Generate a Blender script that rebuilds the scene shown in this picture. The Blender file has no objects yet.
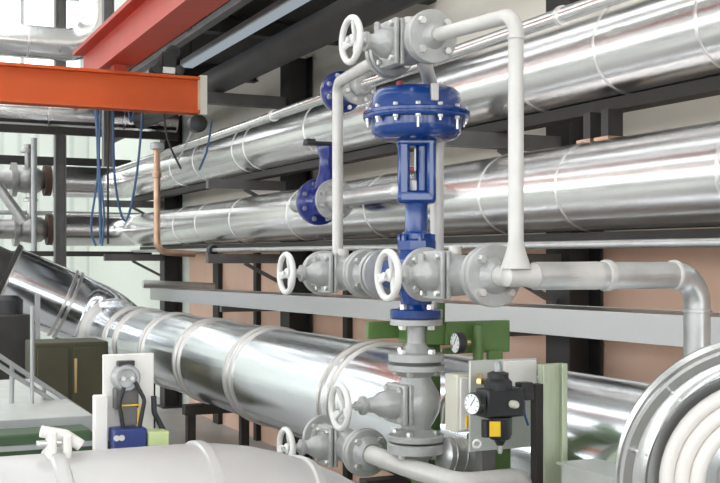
import bpy, bmesh, math, random
from mathutils import Vector, Matrix, Quaternion
random.seed(7)
PI = math.pi
SC = bpy.context.scene
COL = SC.collection

# ------------------------------------------------------------------ camera, world, exposure
EZ = 1.75                                   # eye height above the floor
F = 1100.0                                  # focal length in pixels of a 720 px wide frame
HX, HY = 360.0, 265.0                       # column of the axis, row of the horizon
TH = math.radians(24.9)                     # the hall's long axis runs 24.9 deg left of the view axis
S_, C_ = math.sin(TH), math.cos(TH)
cam = bpy.data.cameras.new('camera')
cam.sensor_width = 36.0
cam.lens = 36.0 * F / 720.0
cam.shift_y = (HY - 241.5) / 720.0
cam.clip_start = 0.05
camo = bpy.data.objects.new('camera', cam)
COL.objects.link(camo)
camo.location = (0, 0, EZ)
camo.rotation_euler = (PI / 2, 0, -TH)
SC.camera = camo

w = bpy.data.worlds.new('world')
SC.world = w
w.use_nodes = True
w.node_tree.nodes['Background'].inputs[0].default_value = (0.85, 0.93, 1.0, 1)
w.node_tree.nodes['Background'].inputs[1].default_value = 1.0
SC.view_settings.view_transform = 'Standard'
SC.view_settings.look = 'None'
SC.view_settings.gamma = 1.0
SC.view_settings.exposure = -0.56
SC.view_settings.use_curve_mapping = False
WIN_POWER = 9.5        # daylight behind the window glass
SKY_POWER = 8.0        # daylight behind the rooflight glass
TUBE_POWER = 0.6       # fluorescent tubes

def P(px, py, X=None, Y=None, d=None):
    """point of the hall seen at a given place: on the plane X, on the plane Y, or at depth d"""
    u = (px - HX) / F
    rx, ry = S_ + C_ * u, C_ - S_ * u
    if X is not None: d = X / rx
    if Y is not None: d = Y / ry
    return Vector((rx * d, ry * d, EZ + (HY - py) / F * d))

# ------------------------------------------------------------------ materials
def mat(name, col, rough=0.5, metal=0.0, bump=0.0, bscale=40.0, var=0.0, vscale=6.0, stretch=(1, 1, 1), coat=0.0, emit=0.0, rvar=0.0):
    m = bpy.data.materials.new(name)
    m.use_nodes = True
    nt = m.node_tree
    b = nt.nodes['Principled BSDF']
    b.inputs['Base Color'].default_value = (*col, 1)
    b.inputs['Roughness'].default_value = rough
    b.inputs['Metallic'].default_value = metal
    b.inputs['Coat Weight'].default_value = coat
    if emit:
        b.inputs['Emission Color'].default_value = (*col, 1)
        b.inputs['Emission Strength'].default_value = emit
    if bump or var or rvar:
        tc = nt.nodes.new('ShaderNodeTexCoord')
        mp = nt.nodes.new('ShaderNodeMapping')
        mp.inputs['Scale'].default_value = stretch
        nt.links.new(tc.outputs['Object'], mp.inputs['Vector'])
    if var or rvar:
        n = nt.nodes.new('ShaderNodeTexNoise')
        n.inputs['Scale'].default_value = vscale
        n.inputs['Detail'].default_value = 4
        nt.links.new(mp.outputs[0], n.inputs['Vector'])
        if var:
            r = nt.nodes.new('ShaderNodeMapRange')
            r.inputs['From Min'].default_value = 0.3
            r.inputs['From Max'].default_value = 0.7
            r.inputs['To Min'].default_value = 1 - var
            r.inputs['To Max'].default_value = 1 + var * 0.5
            nt.links.new(n.outputs['Fac'], r.inputs['Value'])
            mx = nt.nodes.new('ShaderNodeVectorMath')
            mx.operation = 'SCALE'
            mx.inputs[0].default_value = col
            nt.links.new(r.outputs[0], mx.inputs['Scale'])
            nt.links.new(mx.outputs[0], b.inputs['Base Color'])
        if rvar:
            r2 = nt.nodes.new('ShaderNodeMapRange')
            r2.inputs['From Min'].default_value = 0.0
            r2.inputs['From Max'].default_value = 1.0
            if not var: n.inputs['Detail'].default_value = 1
            r2.inputs['To Min'].default_value = max(0.05, rough - rvar)
            r2.inputs['To Max'].default_value = rough + rvar
            nt.links.new(n.outputs['Fac'], r2.inputs['Value'])
            nt.links.new(r2.outputs[0], b.inputs['Roughness'])
    if bump:
        n2 = nt.nodes.new('ShaderNodeTexNoise')
        n2.inputs['Scale'].default_value = bscale
        n2.inputs['Detail'].default_value = 3
        nt.links.new(mp.outputs[0], n2.inputs['Vector'])
        bp = nt.nodes.new('ShaderNodeBump')
        bp.inputs['Strength'].default_value = bump
        bp.inputs['Distance'].default_value = 0.02
        nt.links.new(n2.outputs['Fac'], bp.inputs['Height'])
        nt.links.new(bp.outputs[0], b.inputs['Normal'])
    return m

M = {}
M['clad'] = mat('aluminium_cladding', (0.82, 0.81, 0.80), 0.23, 1.0, bump=0.03, bscale=4.0, stretch=(1, 0.25, 1), rvar=0.08, vscale=9)
M['duct'] = mat('galvanised_duct', (0.80, 0.83, 0.86), 0.17, 1.0, bump=0.05, bscale=4.0, stretch=(1, 0.35, 1), rvar=0.07, vscale=7)
M['band'] = mat('bright_band', (0.90, 0.88, 0.85), 0.28, 1.0)
M['ringband'] = mat('duct_band', (0.62, 0.59, 0.56), 0.35, 1.0)
M['dullclad'] = mat('dull_cladding', (0.55, 0.54, 0.525), 0.38, 0.35, bump=0.04, bscale=8, var=0.05)
M['valve'] = mat('grey_valve_paint', (0.43, 0.43, 0.42), 0.36, 0.25, bump=0.12, bscale=60, var=0.12, vscale=20)
M['farvalve'] = mat('weathered_silver', (0.42, 0.41, 0.40), 0.35, 0.7, var=0.2, vscale=8)
M['rust'] = mat('rust_brown_flange', (0.085, 0.045, 0.03), 0.6, 0.1, var=0.3)
M['valve_dark'] = mat('grey_gasket', (0.10, 0.10, 0.10), 0.6)
M['pipe'] = mat('white_grey_pipe_paint', (0.60, 0.58, 0.55), 0.36, 0.1, var=0.08, vscale=15)
M['wheel'] = mat('handwheel_paint', (0.70, 0.69, 0.66), 0.35, 0.05)
M['galv'] = mat('silver_pipe', (0.56, 0.56, 0.55), 0.34, 0.75, var=0.12, vscale=14, rvar=0.08)
M['drum'] = mat('drum_sheet', (0.60, 0.60, 0.59), 0.24, 1.0, bump=0.04, bscale=9)
M['blue'] = mat('blue_enamel', (0.003, 0.040, 0.205), 0.22, 0.0, coat=0.3, bump=0.03, bscale=30)
M['blue2'] = mat('violet_blue_enamel', (0.006, 0.018, 0.19), 0.28, 0.0, coat=0.3)
M['green'] = mat('green_paint', (0.10, 0.185, 0.05), 0.42, 0.0, var=0.15)
M['dgreen'] = mat('dark_green_paint', (0.05, 0.10, 0.045), 0.5, 0.0, var=0.2)
M['lime'] = mat('pale_green_plastic', (0.50, 0.58, 0.28), 0.45)
M['red'] = mat('orange_red_paint', (0.62, 0.095, 0.012), 0.6, 0.0, var=0.10, vscale=2)
M['red2'] = mat('red_paint', (0.46, 0.045, 0.020), 0.5, 0.0, var=0.08)
M['dark'] = mat('dark_steel', (0.04, 0.037, 0.035), 0.55, 0.1, var=0.25)
M['rail'] = mat('brown_steel', (0.024, 0.019, 0.015), 0.6, 0.0, var=0.3)
M['grey'] = mat('grey_steel', (0.15, 0.145, 0.14), 0.5, 0.3, var=0.2)
M['lgrey'] = mat('light_grey_steel', (0.42, 0.43, 0.43), 0.42, 0.4, var=0.12)
M['tray'] = mat('galvanised_tray', (0.45, 0.445, 0.44), 0.34, 0.85)
M['bolt'] = mat('zinc_bolt', (0.72, 0.72, 0.70), 0.3, 0.9)
M['white'] = mat('white_plastic', (0.78, 0.76, 0.72), 0.45)
M['cream'] = mat('cream_enclosure', (0.66, 0.64, 0.54), 0.45)
M['black'] = mat('black_plastic', (0.018, 0.018, 0.02), 0.38)
M['rubber'] = mat('black_rubber', (0.02, 0.02, 0.022), 0.55)
M['yellow'] = mat('yellow_sticker', (0.85, 0.55, 0.02), 0.5)
M['brass'] = mat('brass', (0.62, 0.45, 0.22), 0.3, 1.0)
M['copper'] = mat('oxidised_copper', (0.50, 0.32, 0.22), 0.36, 0.8, var=0.2, vscale=10)
M['cable'] = mat('blue_cable', (0.035, 0.09, 0.20), 0.5)
M['hose'] = mat('white_hose', (0.74, 0.70, 0.66), 0.42, var=0.05)
M['olive'] = mat('olive_enclosure', (0.058, 0.052, 0.024), 0.55, var=0.25, vscale=3)
M['dial'] = mat('dial_white', (0.85, 0.86, 0.86), 0.3)
M['redcap'] = mat('red_cap', (0.30, 0.015, 0.025), 0.35)
M['lav'] = mat('blue_lavender_plastic', (0.015, 0.035, 0.17), 0.4)
M['plate'] = mat('satin_plate', (0.62, 0.64, 0.60), 0.4, 0.5, var=0.1)
M['palegreen'] = mat('pale_green_channel', (0.50, 0.55, 0.40), 0.35, 0.35, var=0.1, stretch=(6, 6, 1))
M['floor'] = mat('concrete_floor', (0.42, 0.415, 0.40), 0.45, 0, var=0.15, vscale=2, bump=0.03)
M['ceil'] = mat('dark_deck', (0.035, 0.033, 0.032), 0.7, 0, var=0.2)
M['roof'] = mat('roof_sheet', (0.66, 0.67, 0.67), 0.6)
M['leftwall'] = mat('panel_wall', (0.62, 0.62, 0.60), 0.6)
M['blackband'] = mat('dark_joint', (0.05, 0.045, 0.04), 0.6)

def emission(name, col, power):
    m = bpy.data.materials.new(name); m.use_nodes = True
    nt = m.node_tree; nt.nodes.clear()
    e = nt.nodes.new('ShaderNodeEmission'); o = nt.nodes.new('ShaderNodeOutputMaterial')
    e.inputs[0].default_value = (*col, 1); e.inputs[1].default_value = power
    nt.links.new(e.outputs[0], o.inputs[0])
    return m
M['daylight'] = emission('window_daylight', (0.93, 0.97, 1.0), WIN_POWER)
M['skylight'] = emission('rooflight_daylight', (0.95, 0.98, 1.0), SKY_POWER)
M['backlight'] = emission('far_window_daylight', (0.95, 0.985, 1.0), 4.0)
M['tube'] = emission('fluorescent_tube', (0.80, 0.90, 1.0), TUBE_POWER)

def wall_material():
    """cream painted upper wall, salmon sandwich panels with joints below"""
    m = bpy.data.materials.new('cream_and_salmon_wall'); m.use_nodes = True
    nt = m.node_tree; b = nt.nodes['Principled BSDF']; b.inputs['Roughness'].default_value = 0.55
    g = nt.nodes.new('ShaderNodeNewGeometry')
    sx = nt.nodes.new('ShaderNodeSeparateXYZ'); nt.links.new(g.outputs['Position'], sx.inputs[0])
    gt = nt.nodes.new('ShaderNodeMath'); gt.operation = 'GREATER_THAN'; gt.inputs[1].default_value = EZ + 0.18
    nt.links.new(sx.outputs['Z'], gt.inputs[0])
    mx = nt.nodes.new('ShaderNodeMix'); mx.data_type = 'RGBA'
    nt.links.new(gt.outputs[0], mx.inputs['Factor'])
    n = nt.nodes.new('ShaderNodeTexNoise'); n.inputs['Scale'].default_value = 1.6; n.inputs['Detail'].default_value = 5
    nt.links.new(g.outputs['Position'], n.inputs['Vector'])
    r = nt.nodes.new('ShaderNodeValToRGB')
    r.color_ramp.elements[0].position = 0.3; r.color_ramp.elements[0].color = (0.72, 0.46, 0.33, 1)
    r.color_ramp.elements[1].position = 0.75; r.color_ramp.elements[1].color = (0.82, 0.57, 0.43, 1)
    nt.links.new(n.outputs['Fac'], r.inputs['Fac'])
    nt.links.new(r.outputs[0], mx.inputs['A'])
    r2 = nt.nodes.new('ShaderNodeValToRGB')
    r2.color_ramp.elements[0].position = 0.3; r2.color_ramp.elements[0].color = (0.84, 0.78, 0.68, 1)
    r2.color_ramp.elements[1].position = 0.75; r2.color_ramp.elements[1].color = (0.92, 0.87, 0.78, 1)
    nt.links.new(n.outputs['Fac'], r2.inputs['Fac'])
    nt.links.new(r2.outputs[0], mx.inputs['B'])
    gy = nt.nodes.new('ShaderNodeMath'); gy.operation = 'GREATER_THAN'; gy.inputs[1].default_value = 12.9
    nt.links.new(sx.outputs['Y'], gy.inputs[0])
    m2 = nt.nodes.new('ShaderNodeMix'); m2.data_type = 'RGBA'
    nt.links.new(gy.outputs[0], m2.inputs['Factor'])
    nt.links.new(mx.outputs['Result'], m2.inputs['A'])
    m2.inputs['B'].default_value = (0.76, 0.80, 0.72, 1)
    nt.links.new(m2.outputs['Result'], b.inputs['Base Color'])
    return m
M['wall'] = wall_material()

def back_material():
    m = bpy.data.materials.new('pale_ribbed_wall'); m.use_nodes = True
    nt = m.node_tree; b = nt.nodes['Principled BSDF']; b.inputs['Roughness'].default_value = 0.5
    g = nt.nodes.new('ShaderNodeNewGeometry')
    wv = nt.nodes.new('ShaderNodeTexWave'); wv.wave_type = 'BANDS'; wv.bands_direction = 'X'; wv.inputs['Scale'].default_value = 1.1
    nt.links.new(g.outputs['Position'], wv.inputs['Vector'])
    r = nt.nodes.new('ShaderNodeValToRGB')
    r.color_ramp.elements[0].position = 0.0; r.color_ramp.elements[0].color = (0.70, 0.74, 0.69, 1)
    r.color_ramp.elements[1].position = 0.3; r.color_ramp.elements[1].color = (0.86, 0.89, 0.84, 1)
    nt.links.new(wv.outputs['Fac'], r.inputs['Fac']); nt.links.new(r.outputs[0], b.inputs['Base Color'])
    return m
M['back'] = back_material()

# ------------------------------------------------------------------ mesh helpers
WORLD = {}
def frame(ax):
    return Vector(ax).normalized().to_track_quat('Z', 'Y').to_matrix()

class MB:
    def __init__(s): s.bm = bmesh.new()
    def ring(s, c, R, r, seg):
        return [s.bm.verts.new(c + R @ Vector((r * math.cos(2 * PI * i / seg), r * math.sin(2 * PI * i / seg), 0))) for i in range(seg)]
    def skin(s, a, b):
        n = len(a)
        for i in range(n):
            s.bm.faces.new((a[i], a[(i + 1) % n], b[(i + 1) % n], b[i]))
    def lathe(s, p, ax, prof, seg=32, cap=True):
        p = Vector(p); R = frame(ax); A = Vector(ax).normalized()
        rings = []
        for r, h in prof:
            rings.append(s.ring(p + A * h, R, max(r, 1e-4), seg))
        for a, b in zip(rings, rings[1:]): s.skin(a, b)
        if cap:
            s.bm.faces.new(list(reversed(rings[0]))); s.bm.faces.new(rings[-1])
        return s
    def cyl(s, p0, p1, r, r1=None, seg=24):
        p0, p1 = Vector(p0), Vector(p1)
        L = (p1 - p0).length
        return s.lathe(p0, p1 - p0, [(r, 0), (r if r1 is None else r1, L)], seg)
    def annulus(s, p, ax, ri, ro, t, seg=40):
        p = Vector(p); R = frame(ax); A = Vector(ax).normalized()
        a, b = s.ring(p, R, ri, seg), s.ring(p, R, ro, seg)
        c, d = s.ring(p + A * t, R, ro, seg), s.ring(p + A * t, R, ri, seg)
        s.skin(a, b); s.skin(b, c); s.skin(c, d); s.skin(d, a)
        return s
    def box(s, c, sz, R=None):
        c = Vector(c); x, y, z = sz[0] / 2, sz[1] / 2, sz[2] / 2
        R = R or Matrix.Identity(3)
        v = [s.bm.verts.new(c + R @ Vector((i, j, k))) for i in (-x, x) for j in (-y, y) for k in (-z, z)]
        for f in ((0, 1, 3, 2), (4, 6, 7, 5), (0, 4, 5, 1), (2, 3, 7, 6), (0, 2, 6, 4), (1, 5, 7, 3)):
            s.bm.faces.new([v[i] for i in f])
        return s
    def span(s, a, b):
        a, b = Vector(a), Vector(b)
        return s.box((a + b) / 2, [abs(q) for q in (b - a)])
    def beam(s, p0, p1, wd, ht):
        p0, p1 = Vector(p0), Vector(p1); d = (p1 - p0).normalized()
        side = d.cross(Vector((0, 0, 1)))
        side = Vector((1, 0, 0)) if side.length < 1e-4 else side.normalized()
        up = side.cross(d).normalized()
        R = Matrix((side, d, up)).transposed()
        return s.box((p0 + p1) / 2, (wd, (p1 - p0).length, ht), R)
    def hbeam(s, p0, p1, wd, ht, tf=0.015, tw=0.01):
        """rolled H section, web across ht"""
        p0, p1 = Vector(p0), Vector(p1); d = (p1 - p0).normalized()
        side = d.cross(Vector((0, 0, 1)))
        side = Vector((0, 1, 0)) if side.length < 1e-4 else side.normalized()
        up = side.cross(d).normalized()
        R = Matrix((side, d, up)).transposed(); c = (p0 + p1) / 2; L = (p1 - p0).length
        s.box(c + up * (ht / 2 - tf / 2), (wd, L, tf), R)
        s.box(c - up * (ht / 2 - tf / 2), (wd, L, tf), R)
        s.box(c, (tw, L, ht - 2 * tf), R)
        return s
    def tube(s, pts, r, seg=14, bend=0.0, n=7, cap=True):
        pts = [Vector(p) for p in pts]
        path = [pts[0]]
        for i in range(1, len(pts) - 1):
            a, b, c = pts[i - 1], pts[i], pts[i + 1]
            if bend <= 0: path.append(b); continue
            u, v = (a - b), (c - b)
            ang = u.angle(v)
            if ang > PI - 0.02: path.append(b); continue
            t = min(bend / math.tan(ang / 2), u.length * 0.49 if i > 1 else u.length * 0.98, v.length * 0.49 if i < len(pts) - 2 else v.length * 0.98)
            rr = t * math.tan(ang / 2)
            u, v = u.normalized(), v.normalized()
            o = b + (u + v).normalized() * (rr / math.sin(ang / 2))
            sa, sb = b + u * t - o, b + v * t - o
            tot = PI - ang
            axis = sa.cross(sb).normalized()
            for k in range(n + 1):
                path.append(o + Quaternion(axis, tot * k / n) @ sa)
        path.append(pts[-1])
        q = [path[0]]
        for p in path[1:]:
            if (p - q[-1]).length > 1e-5: q.append(p)
        path = q
        T = [(path[min(i + 1, len(path) - 1)] - path[max(i - 1, 0)]).normalized() for i in range(len(path))]
        N = T[0].orthogonal().normalized()
        rings = []
        for i, p in enumerate(path):
            if i:
                ax = T[i - 1].cross(T[i])
                if ax.length > 1e-7: N = Quaternion(ax.normalized(), T[i - 1].angle(T[i])) @ N
            N = (N - T[i] * N.dot(T[i])).normalized()
            B = T[i].cross(N)
            rings.append([s.bm.verts.new(p + (N * math.cos(2 * PI * k / seg) + B * math.sin(2 * PI * k / seg)) * r) for k in range(seg)])
        for a, b in zip(rings, rings[1:]): s.skin(a, b)
        if cap:
            s.bm.faces.new(list(reversed(rings[0]))); s.bm.faces.new(rings[-1])
        return s
    def torus(s, c, ax, R0, r, sR=36, sr=10, a0=0.0, a1=2 * PI, xref=None):
        c = Vector(c); A = Vector(ax).normalized(); R = frame(ax)
        X = R @ Vector((1, 0, 0)) if xref is None else Vector(xref).normalized()
        Yv = A.cross(X)
        full = abs(a1 - a0 - 2 * PI) < 1e-4
        cnt = sR if full else sR + 1
        rings = []
        for i in range(cnt):
            t = a0 + (a1 - a0) * i / sR
            e = X * math.cos(t) + Yv * math.sin(t)
            rings.append([s.bm.verts.new(c + e * (R0 + r * math.cos(2 * PI * k / sr)) + A * r * math.sin(2 * PI * k / sr)) for k in range(sr)])
        for a, b in zip(rings, rings[1:]): s.skin(a, b)
        if full: s.skin(rings[-1], rings[0])
        else:
            s.bm.faces.new(list(reversed(rings[0]))); s.bm.faces.new(rings[-1])
        return s
    def sphere(s, c, r, sc=(1, 1, 1), seg=20):
        mt = Matrix.Translation(Vector(c)) @ Matrix.Diagonal((*[r * q for q in sc], 1))
        bmesh.ops.create_uvsphere(s.bm, u_segments=seg, v_segments=seg // 2, radius=1, matrix=mt)
        return s
    def hexa(s, p, ax, r, h):
        return s.lathe(p, ax, [(r, 0), (r, h * 0.85), (r * 0.85, h)], 6)
    def build(s, name, m, parent=None, smooth=True, bev=0.0, base=True):
        bmesh.ops.recalc_face_normals(s.bm, faces=s.bm.faces)
        off = Vector((0, 0, 0))
        if parent is not None: off = WORLD[parent.name]
        elif base:
            xs = [v.co for v in s.bm.verts]
            lo = Vector([min(q[i] for q in xs) for i in range(3)]); hi = Vector([max(q[i] for q in xs) for i in range(3)])
            off = Vector(((lo.x + hi.x) / 2, (lo.y + hi.y) / 2, lo.z))
        for v in s.bm.verts: v.co -= off
        me = bpy.data.meshes.new(name)
        s.bm.to_mesh(me); s.bm.free()
        me.materials.append(m)
        if smooth:
            me.shade_smooth(); me.set_sharp_from_angle(angle=math.radians(38))
        o = bpy.data.objects.new(name, me); COL.objects.link(o)
        if parent is not None:
            o.parent = parent; WORLD[o.name] = off
        else:
            o.location = off; WORLD[o.name] = off
        if bev:
            md = o.modifiers.new('bevel', 'BEVEL'); md.width = bev; md.segments = 2; md.limit_method = 'ANGLE'; md.angle_limit = math.radians(50)
        return o

def tag(o, label=None, cat=None, group=None, kind=None):
    if label: o['label'] = label
    if cat: o['category'] = cat
    if group: o['group'] = group
    if kind: o['kind'] = kind
    return o
def thing(name, label, cat, loc=(0, 0, 0), group=None):
    o = bpy.data.objects.new(name, None); COL.objects.link(o); o.empty_display_size = 0.05
    o.location = loc; WORLD[o.name] = Vector(loc)
    return tag(o, label, cat, group)
def copy_tree(o, parent=None):
    c = o.copy(); COL.objects.link(c)
    if parent is not None: c.parent = parent
    for ch in list(o.children): copy_tree(ch, c)
    return c
def struct(mb, name, m, **k): return tag(mb.build(name, m, None, **k), kind='structure')
def single(mb, name, m, label, cat, group=None, **k): return tag(mb.build(name, m, None, **k), label, cat, group)
def lab(o, l): o['label'] = l; return o

# ------------------------------------------------------------------ the hall
WX = 3.72                                    # face of the right wall
struct(MB().span((-6.2, -4.2, -0.1), (WX + 0.2, 19.3, 0)), 'floor', M['floor'], smooth=False)
struct(MB().span((WX, -4.2, 0), (WX + 0.2, 19.3, 6.5)), 'wall_right', M['wall'], smooth=False)
# far wall with a tall strip of glazing above
BY = 19.0
struct(MB().span((-6.2, BY, 0), (WX, BY + 0.2, 4.6)).span((-6.2, BY, 6.3), (WX, BY + 0.2, 6.5)), 'wall_back', M['back'], smooth=False)
for i, (a, b) in enumerate(((-6.0, -2.4), (-2.3, 0.55), (0.65, 3.6))):
    o = struct(MB().span((a, BY + 0.08, 4.6), (b, BY + 0.12, 6.3)), 'window_%d' % (i + 1), M['backlight'], smooth=False)
    fr = MB()
    for k in range(4):
        x = a + (b - a) * k / 3
        fr.span((x - 0.03, BY + 0.02, 4.6), (x + 0.03, BY + 0.1, 6.3))
    for z in (4.63, 5.45, 6.27): fr.span((a, BY + 0.02, z - 0.03), (b, BY + 0.1, z + 0.03))
    fr.build('window_frame', M['roof'], o, smooth=False)
# left wall and the wall behind, both with long daylight windows
struct(MB().span((-6.2, -4.2, 0), (-6.0, BY, 1.9)).span((-6.2, -4.2, 3.7), (-6.0, BY, 6.5)), 'wall_left', M['leftwall'], smooth=False)
struct(MB().span((-6.0, -4.2, 0), (WX, -4.0, 1.9)).span((-6.0, -4.2, 3.6), (WX, -4.0, 6.5)), 'wall_front', M['leftwall'], smooth=False)
n = 4
for k in range(7):
    y0 = -4.0 + k * 3.3
    o = struct(MB().span((-6.15, y0 + 0.25, 1.9), (-6.1, y0 + 2.95, 3.7)), 'window_%d' % n, M['daylight'], smooth=False)
    fr = MB()
    for y in (y0 - 0.08, y0 + 1.6): fr.span((-6.12, y - (0.3 if y < y0 else 0.04), 1.9), (-6.0, y + (0.33 if y < y0 else 0.04), 3.7))
    fr.build('window_frame', M['leftwall'], o, smooth=False); n += 1
for k in range(3):
    x0 = -6.0 + k * 3.2
    o = struct(MB().span((x0 + 0.3, -4.15, 1.9), (x0 + 2.9, -4.1, 3.6)), 'window_%d' % n, M['daylight'], smooth=False)
    MB().span((x0, -4.15, 1.9), (x0 + 0.3, -4.0, 3.6)).span((x0 + 2.9, -4.15, 1.9), (x0 + 3.2, -4.0, 3.6)).build('window_frame', M['leftwall'], o, smooth=False); n += 1
# roof with three rooflight strips along the hall, open over the strips
RZ = 6.5
rf = MB()
strips = ((-4.4, -3.6), (-1.1, -0.3), (1.3, 1.75))
xs = [-6.2] + [q for s_ in strips for q in s_] + [WX + 0.2]
for a, b in zip(xs[0::2], xs[1::2]): rf.span((a, -4.2, RZ), (b, BY + 0.2, RZ + 0.1))
struct(rf, 'ceiling', M['roof'], smooth=False)
for a, b in strips:
    struct(MB().span((a, -4.2, RZ + 0.05), (b, BY + 0.2, RZ + 0.09)), 'window_%d' % n, M['skylight'], smooth=False); n += 1
# dark gallery deck over the pipe rack
DK = EZ + 1.98
struct(MB().span((2.42, 6.7, DK), (WX, 14.6, DK + 0.14)), 'ceiling_gallery', M['ceil'], smooth=False)
for k, y in enumerate((6.8, 8.4, 10.5, 12.6)):
    struct(MB().hbeam((2.42, y, DK - 0.07), (WX, y, DK - 0.07), 0.12, 0.14), 'trim_%d' % (k + 1), M['dark'], smooth=False)
struct(MB().span((2.36, 6.7, DK - 0.1), (2.42, 14.6, DK + 0.2)), 'trim_5', M['grey'], smooth=False)

# ------------------------------------------------------------------ wall columns, brackets, rails
colY = (4.97, 9.1, 13.3)
cl = ('dark steel wall column behind the two pipes right of the white corner pipe', 'dark steel wall column behind the grey handwheels', 'dark steel wall column at the far end of the wall')
for y, l in zip(colY, cl):
    t = thing('steel_column', l, 'column', (3.6, y, 0), 'columns along the wall')
    MB().hbeam((3.6, y, 0), (3.6, y, DK - 0.14), 0.22, 0.22, 0.016, 0.012).build('shaft', M['dark'], t, smooth=False)
    MB().span((3.46, y - 0.15, 0), (3.715, y + 0.15, 0.02)).build('base_plate', M['dark'], t, smooth=False)
# slim ribs between columns
ribs = [(6.9, 'slim brown wall rib behind the blue control valve'), (8.2, 'slim brown wall rib right of the column behind the handwheel'), (10.4, 'slim brown wall rib left of the column behind the handwheel'), (11.7, 'wide rust brown wall rib at the far end of the tray')]
for y, l in ribs:
    single(MB().span((WX - 0.05, y - (0.1 if y > 11 else 0.045), 0.0), (WX, y + (0.1 if y > 11 else 0.045), EZ + 0.12)), 'wall_rib', M['rail'], l, 'wall rib', 'ribs on the lower wall', smooth=False)

def axA(y):  # upper pipe axis at a given y
    t = (y - 4.06) / (9.39 - 4.06); return Vector((3.08 + 0.08 * t, y, EZ + 0.945 + 0.055 * t))
def axB(y):
    t = (y - 4.06) / (9.39 - 4.06); return Vector((3.02 + 0.16 * t, y, EZ + 0.352 + 0.045 * t))
RA = 0.2
single(MB().beam(axA(-1.0) + Vector((0.03, 0, -0.232)), axA(13.7) + Vector((0.03, 0, -0.232)), 0.1, 0.055), 'support_rail', M['rail'],
       'dark brown steel rail running under the upper insulated pipe', 'rail', 'rails under the pipes', smooth=False)
single(MB().beam(axB(-1.0) + Vector((0.03, 0, -0.228)), axB(13.6) + Vector((0.03, 0, -0.228)), 0.1, 0.045), 'support_rail', M['rail'],
       'dark brown steel rail running under the lower insulated pipe', 'rail', 'rails under the pipes', smooth=False)
single(MB().tube([axB(-1.0) + Vector((-0.12, 0, -0.262)), axB(13.6) + Vector((-0.12, 0, -0.262))], 0.018), 'conduit', M['galv'],
       'thin silver conduit running beside the rail under the lower insulated pipe', 'conduit')
t = thing('conduit_clamp', 'small black clamp on the thin conduit above the grey handwheels', 'clamp', axB(9.9) + Vector((-0.12, 0, -0.262)))
MB().lathe(axB(9.9) + Vector((-0.12, 0.05, -0.262)), (0, -1, 0), [(0.02, 0), (0.045, 0.005), (0.045, 0.095), (0.02, 0.1)], 16).build('collar', M['black'], t)
for (y, l) in zip(colY, ('near column', 'middle column', 'far column')):
    a, b = axA(y), axB(y)
    for nm, q, h in (('upper', a, -0.30), ('lower', b, -0.34)):
        z = q.z + h
        t = thing('pipe_bracket', 'grey steel bracket holding the %s insulated pipe off the %s' % (nm, l), 'bracket', (3.5, y, z), 'brackets on the columns')
        MB().beam((2.78, y, z), (3.50, y, z), 0.07, 0.08).build('arm', M['grey'], t, smooth=False)
        MB().beam((3.47, y, z - 0.22), (3.12, y, z - 0.04), 0.03, 0.03).build('brace', M['grey'], t, smooth=False)
single(MB().beam((2.3, 9.1, EZ + 1.43), (3.5, 9.1, EZ + 1.43), 0.08, 0.1), 'cross_beam', M['grey'], 'grey steel cross beam below the dark overhead pipe', 'beam', smooth=False)
# two hanger brackets between the pipes
for px, l in ((594, 'dark clamp post on top of the lower pipe, left of its twin'), (612, 'dark clamp post on top of the lower pipe, right of its twin')):
    q = P(px, 120, X=3.04); z1 = axA(q.y).z - 0.262; z0 = axB(q.y).z + 0.195
    t = thing('pipe_clamp', l, 'clamp', (3.04, q.y, z0), 'clamp posts between the pipes')
    MB().span((3.0, q.y - 0.025, z0), (3.08, q.y + 0.025, z1)).build('post', M['dark'], t, smooth=False)
    MB().span((2.98, q.y - 0.05, z0 - 0.002), (3.1, q.y + 0.05, z0 + 0.015)).build('foot', M['copper'], t, smooth=False)

# ------------------------------------------------------------------ the two insulated pipes
def seam(mb, ax, y, r, wd=0.012, th=0.004):
    d = (ax(y + 0.1) - ax(y - 0.1)).normalized()
    mb.lathe(ax(y) - d * wd / 2, d, [(r - 0.004, 0), (r + th, 0.001), (r + th, wd - 0.001), (r - 0.004, wd)], 56, cap=False)
    return mb
def y_of(px, X): return P(px, 0, X=X).y
def insulated(label, ax, y1, xend, seams, r=RA):
    t = thing('insulated_pipe', label, 'pipe', ax(7.0), 'insulated pipes along the wall')
    e = ax(y1)
    MB().tube([ax(-1.0), ax(2.2), ax(5), ax(9), e, (xend, y1, e.z)], r, 56, bend=0.42, n=10).build('cladding', M['clad'], t)
    for y in seams: seam(MB(), ax, y, r).build('seam_band', M['band'], t)
    # end flange of the run to the left
    MB().lathe((xend + 0.08, y1, e.z), (-1, 0, 0), [(0.20, 0), (0.24, 0.005), (0.24, 0.05), (0.20, 0.055)], 36).build('end_flange', M['ringband'], t)
    return t
pA = insulated('upper large aluminium clad pipe along the wall with thin pipe above it', axA, 14.05, 2.3,
               [y_of(p, 2.95) for p in (607, 524, 306, 243, 231, 190, 166)] + [3.2])
pB = insulated('lower large aluminium clad pipe along the wall behind the blue control valve', axB, 13.85, 2.25,
               [y_of(p, 2.9) for p in (571, 489, 366, 283, 221, 184, 160)] + [3.0])

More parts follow.
